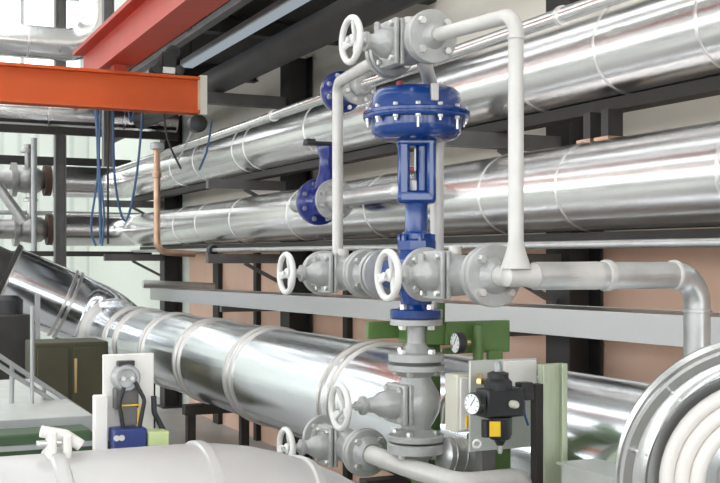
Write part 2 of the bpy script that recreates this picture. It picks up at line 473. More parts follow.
# far line valves and stubs at the left of the two runs
for q, l in ((axA(14.05), 'grey flanged valve body at the end of the upper far run'), (axB(13.85), 'grey flanged valve body at the end of the lower far run')):
    z = q.z; y = q.y
    t = thing('flanged_valve', l, 'valve', (1.9, y, z), 'far flanged valves')
    MB().lathe((2.27, y, z), (-1, 0, 0), [(0.10, 0), (0.10, 0.08), (0.15, 0.14), (0.17, 0.26), (0.15, 0.38), (0.12, 0.46), (0.12, 0.9)], 28).build('body', M['farvalve'], t)
    MB().lathe((2.27, y, z), (-1, 0, 0), [(0.19, 0), (0.19, 0.08)], 28).build('flange', M['rust'], t)
    MB().lathe((1.86, y, z), (-1, 0, 0), [(0.21, 0), (0.21, 0.06)], 28).build('flange', M['farvalve'], t)
    MB().cyl((2.0, y, z + 0.12), (2.0, y, z + 0.34), 0.04).build('neck', M['farvalve'], t)
    MB().lathe((2.0, y, z + 0.34), (0, 0, 1), [(0.09, 0), (0.09, 0.03), (0.05, 0.05), (0.05, 0.10)], 24).build('bonnet', M['farvalve'], t)
    MB().lathe((1.62, y, z), (-1, 0, 0), [(0.19, 0), (0.19, 0.05)], 28).build('flange', M['lgrey'], t)
single(MB().tube([P(34, 138, Y=13.6), P(34, 250, Y=13.6) * 1.0 - Vector((0, 0, P(34, 250, Y=13.6).z))], 0.035), 'thin_pipe', M['lgrey'], 'thin grey upright pipe in front of the far flanged valves', 'pipe')
single(MB().tube([P(-12, 172, Y=13.2), P(24, 222, Y=13.2)], 0.06), 'sloping_pipe', M['galv'], 'silver sloping pipe at the far flanged valves', 'pipe')

# thin pipe over the upper pipe, with a wafer valve in it
def axT(y):
    t = (y - 4.0) / 4.0; return Vector((2.75, y, EZ + 1.062 + 0.006 * t))
t = thing('slim_pipe', 'slim aluminium clad pipe running just above the upper insulated pipe', 'pipe', axT(6))
MB().tube([axT(-1.0), axT(6.21 - 0.345)], 0.034, 24).build('cladding', M['clad'], t)
MB().tube([axT(6.21 + 0.09), axT(12.5)], 0.034, 24).build('cladding', M['clad'], t)
for p in (562, 274): seam(MB(), axT, y_of(p, 2.75), 0.034, 0.02, 0.008).build('seam_band', M['band'], t)

def wafer_valve(name, label, c, R, upright):
    """blue flanged body, a silver flange on its near side (towards -y) and a slim one behind; c is the blue flange"""
    t = thing(name, label, 'valve', c, 'blue valves on the wall pipes')
    c = Vector(c); N = Vector((0, -1, 0))
    b = MB().lathe(c, N, [(R * 0.96, -0.012), (R, -0.006), (R, 0.03), (R * 0.96, 0.036), (R * 0.72, 0.045), (R * 0.60, 0.07), (R * 0.60, 0.20), (R * 0.72, 0.225), (R * 0.72, 0.245)], 40).build('body', M['blue2'], t)
    for i in range(8):
        a = 2 * PI * (i + 0.5) / 8
        MB().hexa(c + N * 0.034 + Vector((math.cos(a), 0, math.sin(a))) * R * 0.80, N, 0.016, 0.02).build('bolt', M['bolt'], b)
    f = MB().lathe(c + N * 0.247, N, [(R * 0.84, 0), (R * 0.86, 0.003), (R * 0.86, 0.028), (R * 0.5, 0.032), (0.065, 0.08), (0.052, 0.10)], 40).build('flange', M['valve'], t)
    for i in range(8):
        a = 2 * PI * (i + 0.5) / 8
        MB().hexa(c + N * 0.274 + Vector((math.cos(a), 0, math.sin(a))) * R * 0.68, N, 0.014, 0.02).build('bolt', M['bolt'], f)
    MB().lathe(c - N * 0.014, -N, [(R * 0.94, 0), (R * 0.95, 0.003), (R * 0.95, 0.024), (R * 0.5, 0.03), (0.052, 0.08)], 40).build('flange', M['valve'], t)
    if upright:
        m = c + N * 0.13
        MB().lathe(m + Vector((0, 0, R * 0.5)), (0, 0, 1), [(0.075, 0), (0.060, 0.06), (0.046, 0.10), (0.042, 0.19), (0.055, 0.235), (0.055, 0.262)], 24).build('neck', M['blue2'], t)
        h = m + Vector((0, 0, R * 0.5 + 0.276))
        MB().box(h + Vector((-0.03, 0, 0)), (0.22, 0.09, 0.024)).box(h + Vector((-0.11, 0, 0.012)), (0.06, 0.06, 0.03)).build('lever', M['black'], t, bev=0.006)
    return t
q2 = axT(6.21)
wafer_valve('butterfly_valve', 'blue flanged valve on the slim pipe behind the bypass pipe corner', q2, 0.128, False)
q = P(318, 202, X=2.66)
wafer_valve('butterfly_valve', 'blue flanged valve with upright neck and black lever before the lower pipe', q, 0.145, True)
single(MB().tube([q + Vector((0, -0.345, 0)), q + Vector((0, -1.15, 0)), q + Vector((0.2, -1.15, 0))], 0.05, 24, bend=0.12), 'branch_pipe', M['galv'],
       'silver branch pipe from the lower blue flanged valve back into the lower pipe', 'pipe')
single(MB().tube([q + Vector((0, 0.095, 0)), q + Vector((0, 0.45, 0)), q + Vector((0.27, 0.45, 0))], 0.05, 24, bend=0.12), 'branch_pipe', M['galv'],
       'silver branch pipe on the far side of the lower blue flanged valve', 'pipe')

# dark overhead pipe and light fittings under the gallery
single(MB().tube([(2.9, -1.0, EZ + 1.6), (2.9, 13.5, EZ + 1.6)], 0.115, 32), 'overhead_pipe', M['dark'], 'dark grey overhead pipe running under the gallery deck', 'pipe')
def strip_light(label, x, y0, y1, z):
    t = thing('strip_light', label, 'ceiling light', (x, (y0 + y1) / 2, z), 'strip lights under the gallery')
    MB().span((x - 0.06, y0, z), (x + 0.06, y1, z + 0.05)).build('housing', M['lgrey'], t, bev=0.006)
    MB().span((x - 0.05, y0 + 0.03, z - 0.018), (x + 0.05, y1 - 0.03, z)).build('diffuser', M['tube'], t, bev=0.006)
    for y in (y0 + 0.15, y1 - 0.15): MB().cyl((x, y, z + 0.05), (x, y, DK), 0.008, seg=8).build('hanger', M['dark'], t)
a = P(205, 45, X=2.62); 
strip_light('long strip light beside the dark overhead pipe', 2.74, 6.6, 9.6, EZ + 1.78)
strip_light('strip light above the end of the orange crane beam', 2.56, 10.0, 11.4, EZ + 1.80)

single(MB().tube([(2.20, 3.0, EZ + 1.80), (2.20, 13.4, EZ + 1.80)], 0.035, 16), 'conduit', M['lgrey'], 'light grey conduit running between the red runway beam and the strip light', 'conduit')
single(MB().beam((2.46, 3.0, EZ + 1.83), (2.46, 13.4, EZ + 1.83), 0.07, 0.05), 'conduit_rail', M['grey'], 'grey steel rail at the edge of the dark gallery deck', 'rail', smooth=False)

# ------------------------------------------------------------------ cable tray
t = thing('cable_tray', 'long galvanised cable tray along the wall above the big duct', 'cable tray', (3.0, 6, EZ - 0.3))
ty0, ty1 = -1.0, P(152, 0, X=2.9).y
tz0, tz1 = EZ - 0.224, EZ - 0.305
def trayz(y): return tz0 + (tz1 - tz0) * (y - ty0) / (ty1 - ty0)
mb = MB()
mb.beam((2.89, ty0, trayz(ty0)), (2.89, ty1, trayz(ty1)), 0.02, 0.12)
mb.build('side_rail', M['tray'], t, smooth=False)
MB().beam((3.25, ty0, trayz(ty0)), (3.25, ty1, trayz(ty1)), 0.02, 0.12).build('side_rail', M['tray'], t, smooth=False)
MB().beam((3.07, ty0, trayz(ty0) - 0.05), (3.07, ty1, trayz(ty1) - 0.05), 0.34, 0.015).build('base', M['tray'], t, smooth=False)
MB().beam((3.07, ty0, trayz(ty0) + 0.055), (3.07, ty1, trayz(ty1) + 0.055), 0.36, 0.006).build('lid', M['tray'], t, smooth=False)
for y, l in zip(colY[:2], ('near column', 'middle column')):
    single(MB().beam((2.9, y, trayz(y) - 0.09), (3.5, y, trayz(y) - 0.09), 0.05, 0.05), 'tray_bracket', M['grey'], 'grey steel arm carrying the cable tray on the %s' % l, 'bracket', 'arms under the cable tray', smooth=False)
single(MB().tube([P(143, 284, Y=11.6), P(214, 287, Y=11.6)], 0.045, 20), 'stub_pipe', M['galv'], 'short silver pipe just above the far end of the cable tray', 'pipe')

# ------------------------------------------------------------------ big duct low along the wall, and its inclined leg
CX, CZ, CR = 2.4, EZ - 0.693, 0.3
def axC(y): return Vector((CX, y, CZ))
t = thing('round_duct', 'big shiny galvanised round duct low along the wall with banded joints', 'duct', (CX, 6, CZ))
MB().tube([axC(-1.0), axC(5), axC(8), axC(11.0)], CR, 64).build('shell', M['duct'], t)
for p in (352, 250, 195, 157, 129, 118):
    y = y_of(p + 8, 2.3)
    d = 0.11 if p > 180 else 0.08
    for k in (-1, 1):
        MB().lathe(axC(y + k * d / 2) - Vector((0, 0.016, 0)), (0, 1, 0), [(CR - 0.004, 0), (CR + 0.012, 0.004), (CR + 0.012, 0.028), (CR - 0.004, 0.032)], 64, cap=False).build('band', M['ringband'], t)
y = y_of(520, 2.3)
for yy in (y,):
    MB().lathe(axC(yy), (0, 1, 0), [(CR - 0.004, 0), (CR + 0.01, 0.004), (CR + 0.01, 0.03), (CR - 0.004, 0.034)], 64, cap=False).build('band', M['ringband'], t)
for y, l in ((4.6, 'near'), (7.6, 'middle'), (10.3, 'far')):
    s = thing('duct_stand', 'dark brown steel stand under the %s stretch of the big round duct' % l, 'stand', (CX, y, 0), 'stands under the big duct')
    MB().span((CX - 0.25, y - 0.04, CZ - CR - 0.07), (CX + 0.25, y + 0.04, CZ - CR + 0.002)).build('saddle', M['rail'], s, smooth=False)
    for k in (-0.2, 0.2): MB().span((CX + k - 0.03, y - 0.03, 0), (CX + k + 0.03, y + 0.03, CZ - CR - 0.07)).build('leg', M['rail'], s, smooth=False)
e0 = Vector((CX, 11.02, CZ)); e1 = Vector((CX + 0.08, 11.42, CZ + 0.08)); e2 = Vector((1.45, 11.55, EZ - 0.15))
t = thing('inclined_duct', 'inclined dull metal round duct rising leftwards from the elbow of the big duct', 'duct', e2)
MB().tube([e0, e1, e2], 0.345, 56, bend=0.36, n=10).build('shell', M['duct'], t)
dv = (e2 - e1).normalized()
for s in (0.42, 0.47, 0.99):
    pz = e1 + (e2 - e1) * s
    MB().lathe(pz, dv, [(0.34, 0), (0.366, 0.004), (0.366, 0.03), (0.34, 0.034)], 56, cap=False).build('band', M['ringband'], t)
MB().lathe(e2, dv, [(0.34, 0), (0.375, 0.01), (0.375, 0.05), (0.28, 0.06), (0.28, 0.3)], 48).build('end_flange', M['dark'], t)
MB().lathe(e0 - Vector((0, 0.03, 0)), (0, 1, 0), [(0.30, 0), (0.352, 0.004), (0.352, 0.05), (0.30, 0.054)], 56).build('band', M['ringband'], t)
MB().span((1.50, 11.5, 0), (1.58, 11.58, EZ - 0.38)).build('leg', M['grey'], t, smooth=False)

# ------------------------------------------------------------------ crane beams
BY0 = 7.82
t = thing('crane_beam', 'orange red crane beam crossing the hall at upper left', 'crane beam', (1.0, BY0, EZ + 1.11))
x1 = P(200, 90, Y=7.75).x
zb0, zb1 = EZ + 1.105, EZ + 1.37
MB().span((-3.5, BY0 - 0.012, zb0), (x1, BY0 + 0.012, zb1)).build('web', M['red'], t, smooth=False)
MB().span((-3.5, BY0 - 0.075, zb0), (x1, BY0 + 0.075, zb0 + 0.022)).build('bottom_flange', M['red'], t, smooth=False)
MB().span((-3.5, BY0 - 0.075, zb1 - 0.02), (x1, BY0 + 0.075, zb1)).build('top_flange', M['red'], t, smooth=False)
MB().span((x1, BY0 - 0.085, zb0 - 0.01), (x1 + 0.05, BY0 + 0.085, zb1 + 0.01)).build('end_plate', M['cream'], t, smooth=False)
MB().lathe((x1 + 0.0, BY0, zb0 - 0.07), (0, -1, 0), [(0.05, -0.05), (0.065, -0.04), (0.065, 0.04), (0.05, 0.05)], 20).build('buffer', M['black'], t)
t = thing('crane_runway', 'red crane runway beam running away overhead toward the far wall', 'crane beam', (1.72, 6, EZ + 1.4))
ry0, ry1 = -1.0, 9.0
rz0 = EZ + 1.415
MB().span((1.63, ry0, rz0), (1.84, ry1, rz0 + 0.03)).build('bottom_flange', M['red2'], t, smooth=False)
MB().span((1.715, ry0, rz0 + 0.03), (1.755, ry1, rz0 + 0.27)).build('web', M['red2'], t, smooth=False)
MB().span((1.63, ry0, rz0 + 0.27), (1.84, ry1, rz0 + 0.30)).build('top_flange', M['red2'], t, smooth=False)
MB().span((1.69, BY0 - 0.06, zb1), (1.78, BY0 + 0.06, rz0)).build('saddle', M['red2'], t, smooth=False)
t = thing('hoist_trolley', 'small dark hoist trolley sitting on the orange crane beam', 'hoist', P(168, 70, Y=BY0))
hx = P(168, 70, Y=BY0).x
MB().box((hx, BY0, zb1 + 0.09), (0.11, 0.11, 0.16)).build('body', M['black'], t, bev=0.012)
for dx in (-0.09, 0.07):
    for dy in (-0.06, 0.06): MB().lathe((hx + dx, BY0 + dy - 0.012, zb1 + 0.036), (0, 1, 0), [(0.03, 0), (0.036, 0.004), (0.036, 0.02), (0.03, 0.024)], 20).build('wheel', M['dark'], t)
MB().box((hx - 0.01, BY0 - 0.062, zb1 + 0.03), (0.09, 0.02, 0.045)).build('cover', M['white'], t, bev=0.004)
MB().lathe((hx + 0.03, BY0 - 0.04, zb1 + 0.17), (0, 1, 0), [(0.045, 0), (0.055, 0.01), (0.055, 0.07), (0.045, 0.08)], 24).build('drum', M['dark'], t)

# ------------------------------------------------------------------ far left posts and cross pipes
single(MB().hbeam((P(60, 0, Y=12.6).x, 12.6, 0), (P(60, 0, Y=12.6).x, 12.6, RZ), 0.12, 0.12, 0.012, 0.01), 'steel_post', M['grey'], 'grey steel post rising behind the inclined duct', 'post', 'posts at the far left', smooth=False)
hx = P(108, 0, Y=9.0).x
t = thing('hanger_post', 'grey steel post hanging from the roof behind the orange beam', 'post', (hx, 9.0, EZ + 0.8), 'posts at the far left')
MB().hbeam((hx, 9.0, EZ + 0.80), (hx, 9.0, RZ), 0.085, 0.085, 0.01, 0.008).build('shaft', M['grey'], t, smooth=False)
MB().box((hx, 9.0, EZ + 1.86), (0.12, 0.12, 0.05)).box((hx, 8.95, EZ + 1.94), (0.05, 0.05, 0.10)).build('splice', M['lgrey'], t, bev=0.005)
t = thing('cross_pipe', 'wide aluminium clad pipe crossing high at upper left behind the posts', 'pipe', (1, 11, EZ + 2.2))
MB().tube([(-3, 11.4, EZ + 2.24), (2.30, 11.4, EZ + 2.24), (2.30, 11.4, RZ)], 0.165, 40, bend=0.3).build('cladding', M['clad'], t)
for x in (0.9, 1.6): MB().lathe((x, 11.4, EZ + 2.24), (1, 0, 0), [(0.16, 0), (0.172, 0.003), (0.172, 0.02), (0.16, 0.023)], 40, cap=False).build('seam_band', M['band'], t)
t = thing('cross_pipe', 'beige clad pipe crossing just below the orange crane beam', 'pipe', (1, 12, EZ + 1.6))
MB().tube([(-3, 12.0, EZ + 1.60), (3.3, 12.0, EZ + 1.60)], 0.13, 36).build('cladding', M['clad'], t)
for x in (1.0, 1.9, 2.7): MB().lathe((x, 12.0, EZ + 1.60), (1, 0, 0), [(0.125, 0), (0.137, 0.003), (0.137, 0.02), (0.125, 0.023)], 36, cap=False).build('seam_band', M['band'], t)
single(MB().beam((-3, 11.9, EZ + 1.42), (3.3, 11.9, EZ + 1.42), 0.08, 0.08), 'cross_rail', M['rail'], 'brown steel rail directly under the beige cross pipe', 'rail', 'cross rails at the far left', smooth=False)
single(MB().beam((0.5, 14.6, EZ + 1.34), (3.4, 14.6, EZ + 1.34), 0.10, 0.11), 'cross_rail', M['dark'], 'dark steel rail above the upper far run', 'rail', 'cross rails at the far left', smooth=False)
single(MB().beam((0.2, 13.5, EZ + 0.135), (3.4, 13.5, EZ + 0.135), 0.10, 0.06), 'cross_rail', M['dark'], 'dark steel rail under the lower far run', 'rail', 'cross rails at the far left', smooth=False)
single(MB().tube([(0.6, 14.4, EZ + 0.66), (WX, 14.4, EZ + 0.66)], 0.03), 'thin_pipe', M['galv'], 'thin silver cross pipe between the two far runs', 'pipe')
# thin copper pipe
a = P(157, 148, X=2.5)
t = thing('copper_pipe', 'thin copper coloured upright pipe in front of the two insulated pipes', 'pipe', a)
MB().tube([a, (a.x, a.y, EZ + 0.12), (a.x + 0.35, a.y, EZ + 0.10)], 0.03, 16, bend=0.1).build('tube', M['copper'], t)
MB().lathe(a, (0, 0, 1), [(0.03, -0.02), (0.06, -0.01), (0.06, 0.04), (0.03, 0.05)], 20).build('collar', M['lgrey'], t)
MB().lathe((a.x, a.y, EZ + 0.78), (0, 0, 1), [(0.03, 0), (0.042, 0.004), (0.042, 0.05), (0.03, 0.054)], 20).build('collar', M['copper'], t)
# hanging cables
def cable(pts, r, m, label, group='cables hanging from the crane beam', y=7.95):
    q = [P(x, yy, Y=y) for x, yy in pts]
    # smooth by Catmull-Rom
    out = []
    for i in range(len(q) - 1):
        p0, p1, p2, p3 = q[max(i - 1, 0)], q[i], q[i + 1], q[min(i + 2, len(q) - 1)]
        for k in range(8):
            s = k / 8
            out.append(0.5 * ((2 * p1) + (p2 - p0) * s + (2 * p0 - 5 * p1 + 4 * p2 - p3) * s * s + (3 * p1 - p0 - 3 * p2 + p3) * s ** 3))
    out.append(q[-1])
    return single(MB().tube(out, r, 8), 'hanging_cable', m, label, 'cable', group)
cable([(97, 108), (98, 150), (100, 200), (101, 244)], 0.012, M['cable'], 'thick blue cable hanging straight beside the grey hanger post')
cable([(95, 108), (98, 170), (91, 225), (96, 246)], 0.008, M['cable'], 'thin blue cable bulging left of the thick straight one', y=8.0)
cable([(101, 108), (99, 160), (104, 215), (102, 246)], 0.008, M['cable'], 'thin blue cable twisted round the thick straight one', y=7.9)
cable([(109, 108), (108, 170), (108, 244)], 0.008, M['rubber'], 'thin black cable hanging straight in front of the grey hanger post')
cable([(113, 108), (115, 180), (125, 221), (136, 180), (143, 108)], 0.009, M['cable'], 'blue cable hanging in a deep loop right of the hanger post')
cable([(128, 108), (131, 122), (134, 108)], 0.008, M['cable'], 'short blue cable loop close under the orange beam')
cable([(163, 108), (168, 140), (181, 169)], 0.008, M['rubber'], 'thin black cable curving right toward the upper insulated pipe')
cable([(196, 108), (190, 135), (178, 160)], 0.007, M['lgrey'], 'thin grey cable curving left below the beam end')
cable([(212, 120), (207, 150), (199, 170)], 0.008, M['cable'], 'blue cable slanting below the black buffer of the beam end')

# ------------------------------------------------------------------ low left: cabinet, platform, machine
o = P(70, 345, d=8.6)
t = thing('olive_cabinet', 'olive brown cabinet below the inclined duct', 'cabinet', (o.x, o.y, 0))
MB().span((o.x - 0.27, o.y, 0), (o.x + 0.30, o.y + 0.5, o.z + 0.02)).build('body', M['olive'], t, bev=0.01)
MB().span((o.x - 0.25, o.y - 0.02, 0.1), (o.x - 0.01, o.y, o.z - 0.02)).build('door', M['olive'], t, bev=0.006)
MB().span((o.x + 0.02, o.y - 0.02, 0.1), (o.x + 0.28, o.y, o.z - 0.02)).build('door', M['olive'], t, bev=0.006)
MB().span((o.x + 0.03, o.y - 0.035, 0.75), (o.x + 0.05, o.y - 0.02, 1.02)).build('handle', M['brass'], t, bev=0.003)
# dark machine at the far left
o = P(18, 330, d=9.3)
t = thing('dark_machine', 'dark machine standing under the lower end of the inclined duct', 'machine', (o.x, o.y, 0))
MB().span((o.x - 0.20, o.y, 0), (o.x + 0.12, o.y + 0.5, EZ - 0.42)).build('body', M['dark'], t, bev=0.02)
MB().lathe((o.x - 0.05, o.y + 0.2, EZ - 0.42), (0, 0, 1), [(0.12, 0), (0.12, 0.12), (0.08, 0.16)], 24).build('motor', M['black'], t)
MB().span((o.x + 0.14, o.y - 0.02, 0), (o.x + 0.18, o.y + 0.02, EZ - 0.25)).build('frame_post', M['lgrey'], t, smooth=False)
# aluminium stair platform
t = thing('aluminium_platform', 'aluminium platform with pale deck and sloping handrails at lower left', 'platform', (1.0, 5.6, 0))
pa, pb = P(-20, 385, d=5.6), P(92, 420, d=6.0)
zt = EZ - 0.68
pb.x = 1.0
MB().span((-0.35, 5.03, zt - 0.04), (pb.x, 6.8, zt)).build('deck', M['plate'], t, smooth=False)
MB().span((-0.35, 5.0, zt - 0.07), (pb.x, 5.03, zt + 0.0)).build('edge', M['lgrey'], t, smooth=False)
for dy, dz in ((0, 0), (0.0, 0.08)):
    MB().tube([P(-15, 356 - dz * 120, d=5.3), P(88, 424 - dz * 120, d=5.7)], 0.012, 10).build('rail', M['lgrey'], t)
for px in (12, 44):
    a = P(px, 356 + (px + 15) * 0.66 - 9, d=5.3 + 0.4 * (px + 15) / 103)
    MB().tube([a, (a.x, a.y + 0.02, min(zt, a.z - 0.02))], 0.012, 10).build('post', M['lgrey'], t)
for x in (-0.2, pb.x - 0.1):
    MB().span((x - 0.03, 5.6, 0), (x + 0.03, 5.66, zt - 0.04)).build('leg', M['lgrey'], t, smooth=False)
o = P(45, 425, d=4.65)
t = thing('machine_plinth', 'dark green machine base behind the big white pipe', 'machine base', (o.x, o.y, 0))
MB().span((-0.4, o.y, 0), (P(92, 0, Y=o.y).x, o.y + 0.2, EZ - 0.71)).build('body', M['dgreen'], t, bev=0.01)
MB().span((-0.4, o.y - 0.02, EZ - 0.775), (P(92, 0, Y=o.y).x, o.y, EZ - 0.755)).build('trim_strip', M['lgrey'], t, smooth=False)
a = P(32, 320, d=5.4)
single(MB().tube([(a.x, a.y, 0), (a.x, a.y, EZ - 0.20)], 0.009, 12), 'slim_post', M['lgrey'], 'slim grey upright in front of the olive cabinet', 'post')

# ------------------------------------------------------------------ big white pipe in the foreground
EY, ER = 2.62, 0.25
ezc = EZ - 0.44 - ER
xb = P(185, 0, Y=EY).x
Rb = 0.62
t = thing('white_clad_pipe', 'big dull white clad pipe bending down in the left foreground', 'pipe', (0.5, EY, ezc))
MB().tube([(-1.2, EY, ezc), (xb + Rb, EY, ezc), (xb + Rb, EY, 0)], ER, 64, bend=Rb, n=16).build('cladding', M['dullclad'], t)
for px in (64,):
    x = P(px, 0, Y=EY - 0.12).x
    MB().lathe((x - 0.02, EY, ezc), (1, 0, 0), [(ER - 0.003, 0), (ER + 0.012, 0.006), (ER + 0.014, 0.02), (ER + 0.012, 0.034), (ER - 0.003, 0.04)], 64, cap=False).build('clamp_band', M['dullclad'], t)
for k, ang in enumerate((0.03, 0.36, 0.70)):
    cc = Vector((xb + Rb * math.sin(ang), EY, ezc - Rb + Rb * math.cos(ang))); dd = Vector((math.cos(ang), 0, -math.sin(ang)))
    MB().lathe(cc, dd, [(ER - 0.003, 0), (ER + 0.007, 0.003), (ER + 0.007, 0.022), (ER - 0.003, 0.025)], 64, cap=False).build('seam_band', M['dullclad'], t)
x = P(55, 0, Y=EY).x
zt = ezc + ER
MB().box((x - 0.012, EY - 0.02, zt + 0.025), (0.02, 0.05, 0.07)).box((x + 0.022, EY - 0.02, zt + 0.02), (0.02, 0.05, 0.06)).build('clamp_lug', M['white'], t, bev=0.006)
lv = MB().tube([(x - 0.035, EY - 0.02, zt + 0.058), (x + 0.02, EY - 0.02, zt + 0.045), (x + 0.055, EY - 0.025, zt + 0.02)], 0.014, 12, bend=0.02)
lv.build('clamp_lever', M['white'], t)
MB().tube([(x - 0.045, EY - 0.02, zt + 0.03), (x + 0.05, EY - 0.02, zt + 0.03)], 0.007, 10).build('clamp_bolt', M['bolt'], t)

# ------------------------------------------------------------------ instrument board beside it
t = thing('instrument_board', 'white instrument board with grey sensor head and black leads behind the white pipe', 'instrument', P(125, 440, Y=3.05))
Y0 = 3.05
def X3(px): return P(px, 0, Y=Y0).x
def Z3(py, px=125): return P(px, py, Y=Y0).z
MB().span((X3(103), Y0, Z3(440)), (X3(154), Y0 + 0.012, Z3(354))).build('panel', M['white'], t, bev=0.003)
MB().span((X3(92), Y0 - 0.03, Z3(450)), (X3(106), Y0 - 0.002, Z3(393))).build('side_box', M['white'], t, bev=0.004)
MB().span((X3(118), Y0 + 0.02, 0), (X3(132), Y0 + 0.06, Z3(380))).build('stand', M['grey'], t, smooth=False)
c = Vector((X3(124), Y0 - 0.03, Z3(377)))
sh = MB().lathe((c.x, Y0, c.z), (0, -1, 0), [(0.030, 0), (0.038, 0.004), (0.038, 0.035), (0.033, 0.042), (0.026, 0.042), (0.024, 0.036), (0.0, 0.034)], 32, cap=False).build('sensor_head', M['lgrey'], t)
MB().span((c.x - 0.033, Y0 - 0.036, c.z - 0.085), (c.x + 0.033, Y0 - 0.001, c.z - 0.028)).build('sensor_body', M['grey'], t, bev=0.004)
for q_ in (-0.012, 0.012): MB().cyl((c.x + q_, Y0 - 0.034, c.z), (c.x + q_, Y0 - 0.048, c.z), 0.006, seg=12).build('pin', M['bolt'], sh)
MB().box(c + Vector((0, 0.01, 0.040)), (0.044, 0.03, 0.014)).build('cap', M['black'], sh)
MB().tube([(X3(119), Y0 - 0.06, Z3(385)), (X3(114), Y0 - 0.065, Z3(400)), (X3(118), Y0 - 0.06, Z3(424))], 0.006, 10, bend=0.03).build('lead', M['rubber'], t)
MB().tube([(X3(130), Y0 - 0.06, Z3(380)), (X3(139), Y0 - 0.065, Z3(398)), (X3(134), Y0 - 0.06, Z3(426))], 0.006, 10, bend=0.03).build('lead', M['rubber'], t)
MB().tube([(X3(151), Y0 - 0.03, Z3(396)), (X3(151), Y0 - 0.035, Z3(412)), (X3(161), Y0 - 0.03, Z3(432))], 0.008, 10, bend=0.03).build('lead', M['rubber'], t)
MB().span((X3(118), Y0 - 0.05, Z3(423)), (X3(133), Y0 - 0.03, Z3(402))).build('terminal_block', M['grey'], t, bev=0.002)
fr = MB()
for a, b in (((116, 403), (136, 403)), ((117, 403), (119, 424)), ((135, 403), (133, 424))):
    fr.tube([(X3(a[0]), Y0 - 0.055, Z3(a[1])), (X3(b[0]), Y0 - 0.055, Z3(b[1]))], 0.0022, 6)
fr.build('wire_frame', M['yellow'], t)
MB().span((X3(108), Y0 - 0.08, Z3(446)), (X3(140), Y0 - 0.012, Z3(425))).build('plug', M['lav'], t, bev=0.004)
for px in (110, 115): MB().lathe((X3(px), Y0 - 0.08, Z3(433)), (0, -1, 0), [(0.008, 0), (0.008, 0.006)], 12).build('plug_screw', M['bolt'], t)
MB().span((X3(141), Y0 - 0.09, Z3(446)), (X3(161), Y0 - 0.02, Z3(429))).build('junction_box', M['lime'], t, bev=0.004)

# ------------------------------------------------------------------ gate valves
def gate_valve(name, half, R, wheelx, body_r, plate=(0.115, 0.145), stem=True, boss=True, bulge=1.0):
    """pipe along local y, bonnet and handwheel towards local -x"""
    t = thing(name, 'x', 'valve', (0, 0, 0), 'grey handwheel valves')
    b = MB()
    b.lathe((0, -half, 0), (0, 1, 0), [(body_r, 0), (body_r, half * 0.35), (body_r * 1.5 * bulge, half * 0.75), (body_r * 1.6 * bulge, half), (body_r * 1.5 * bulge, half * 1.25), (body_r, half * 1.65), (body_r, half * 2)], 32)
    b.lathe((0, 0, 0), (-1, 0, 0), [(body_r * 1.35, 0), (body_r * 1.35, 0.05)], 28)
    b.build('body', M['valve'], t)
    for s in (-1, 1):
        f = MB().lathe((0, s * half, 0), (0, -s, 0), [(R * 0.97, 0), (R, 0.003), (R, 0.017), (R * 0.97, 0.02), (body_r * 1.5, 0.022), (body_r * 1.05, 0.04)], 48).build('flange', M['valve'], t)
        for i in range(4):
            a = PI / 4 + i * PI / 2
            q = Vector((math.cos(a) * R * 0.74, 0, math.sin(a) * R * 0.74))
            MB().hexa(q + Vector((0, s * (half - 0.02), 0)), (0, -s, 0), 0.0125, 0.016).build('bolt', M['bolt'], f)
    px, pz = plate
    f1 = MB().box((-0.052, 0, 0), (0.016, px, pz)).build('body_flange', M['valve'], t, bev=0.005)
    f2 = MB().box((-0.072, 0, 0), (0.016, px, pz)).build('bonnet_flange', M['valve'], t, bev=0.005)
    for i in (-1, 1):
        for j in (-1, 1):
            MB().hexa((-0.08, i * px * 0.37, j * pz * 0.37), (-1, 0, 0), 0.010, 0.013).build('bolt', M['bolt'], f2)
    k = (wheelx - 0.08) / 0.145
    bn = MB().lathe((-0.08, 0, 0), (-1, 0, 0), [(0.048, 0), (0.046, 0.02 * k), (0.040, 0.04 * k), (0.026, 0.055 * k), (0.023, 0.075 * k), (0.030, 0.08 * k), (0.030, 0.09 * k), (0.017, 0.094 * k), (0.015, 0.105 * k)], 28)
    bn.build('bonnet', M['valve'], t)
    if boss:
        MB().lathe((-0.115, 0, 0.03), (0, 0, 1), [(0.010, 0), (0.010, 0.03), (0.006, 0.034)], 14).build('grease_nipple', M['valve'], t)
        MB().lathe((-0.0, 0, body_r * 1.3), (0, 0, 1), [(0.02, 0), (0.02, 0.035), (0.016, 0.038)], 16).build('boss', M['pipe'], t)
    MB().cyl((-0.08 - 0.09 * k, 0, 0), (-wheelx - 0.012, 0, 0), 0.0075, seg=14).build('stem', M['bolt'], t)
    hw = MB()
    WR = 0.068
    hw.torus((-wheelx, 0, 0), (1, 0, 0), WR, 0.0105, 40, 12)
    hw.lathe((-wheelx + 0.022, 0, 0), (-1, 0, 0), [(0.014, 0), (0.019, 0.006), (0.019, 0.022), (0.012, 0.028)], 20)
    for i in range(3):
        a = PI / 2 + i * 2 * PI / 3 + 0.35
        e = Vector((0, math.cos(a), math.sin(a)))
        side = e.cross(Vector((1, 0, 0)))
        for s in (-1, 0, 1):
            hw.tube([Vector((-wheelx + 0.012, 0, 0)) + e * 0.012 + side * s * 0.004, Vector((-wheelx + 0.004, 0, 0)) + e * 0.04 + side * s * 0.006, Vector((-wheelx, 0, 0)) + e * WR + side * s * 0.011], 0.0065, 10)
    hw.build('handwheel', M['wheel'], t)
    MB().hexa((-wheelx - 0.006, 0, 0), (-1, 0, 0), 0.010, 0.010).build('wheel_nut', M['bolt'], t)
    return t

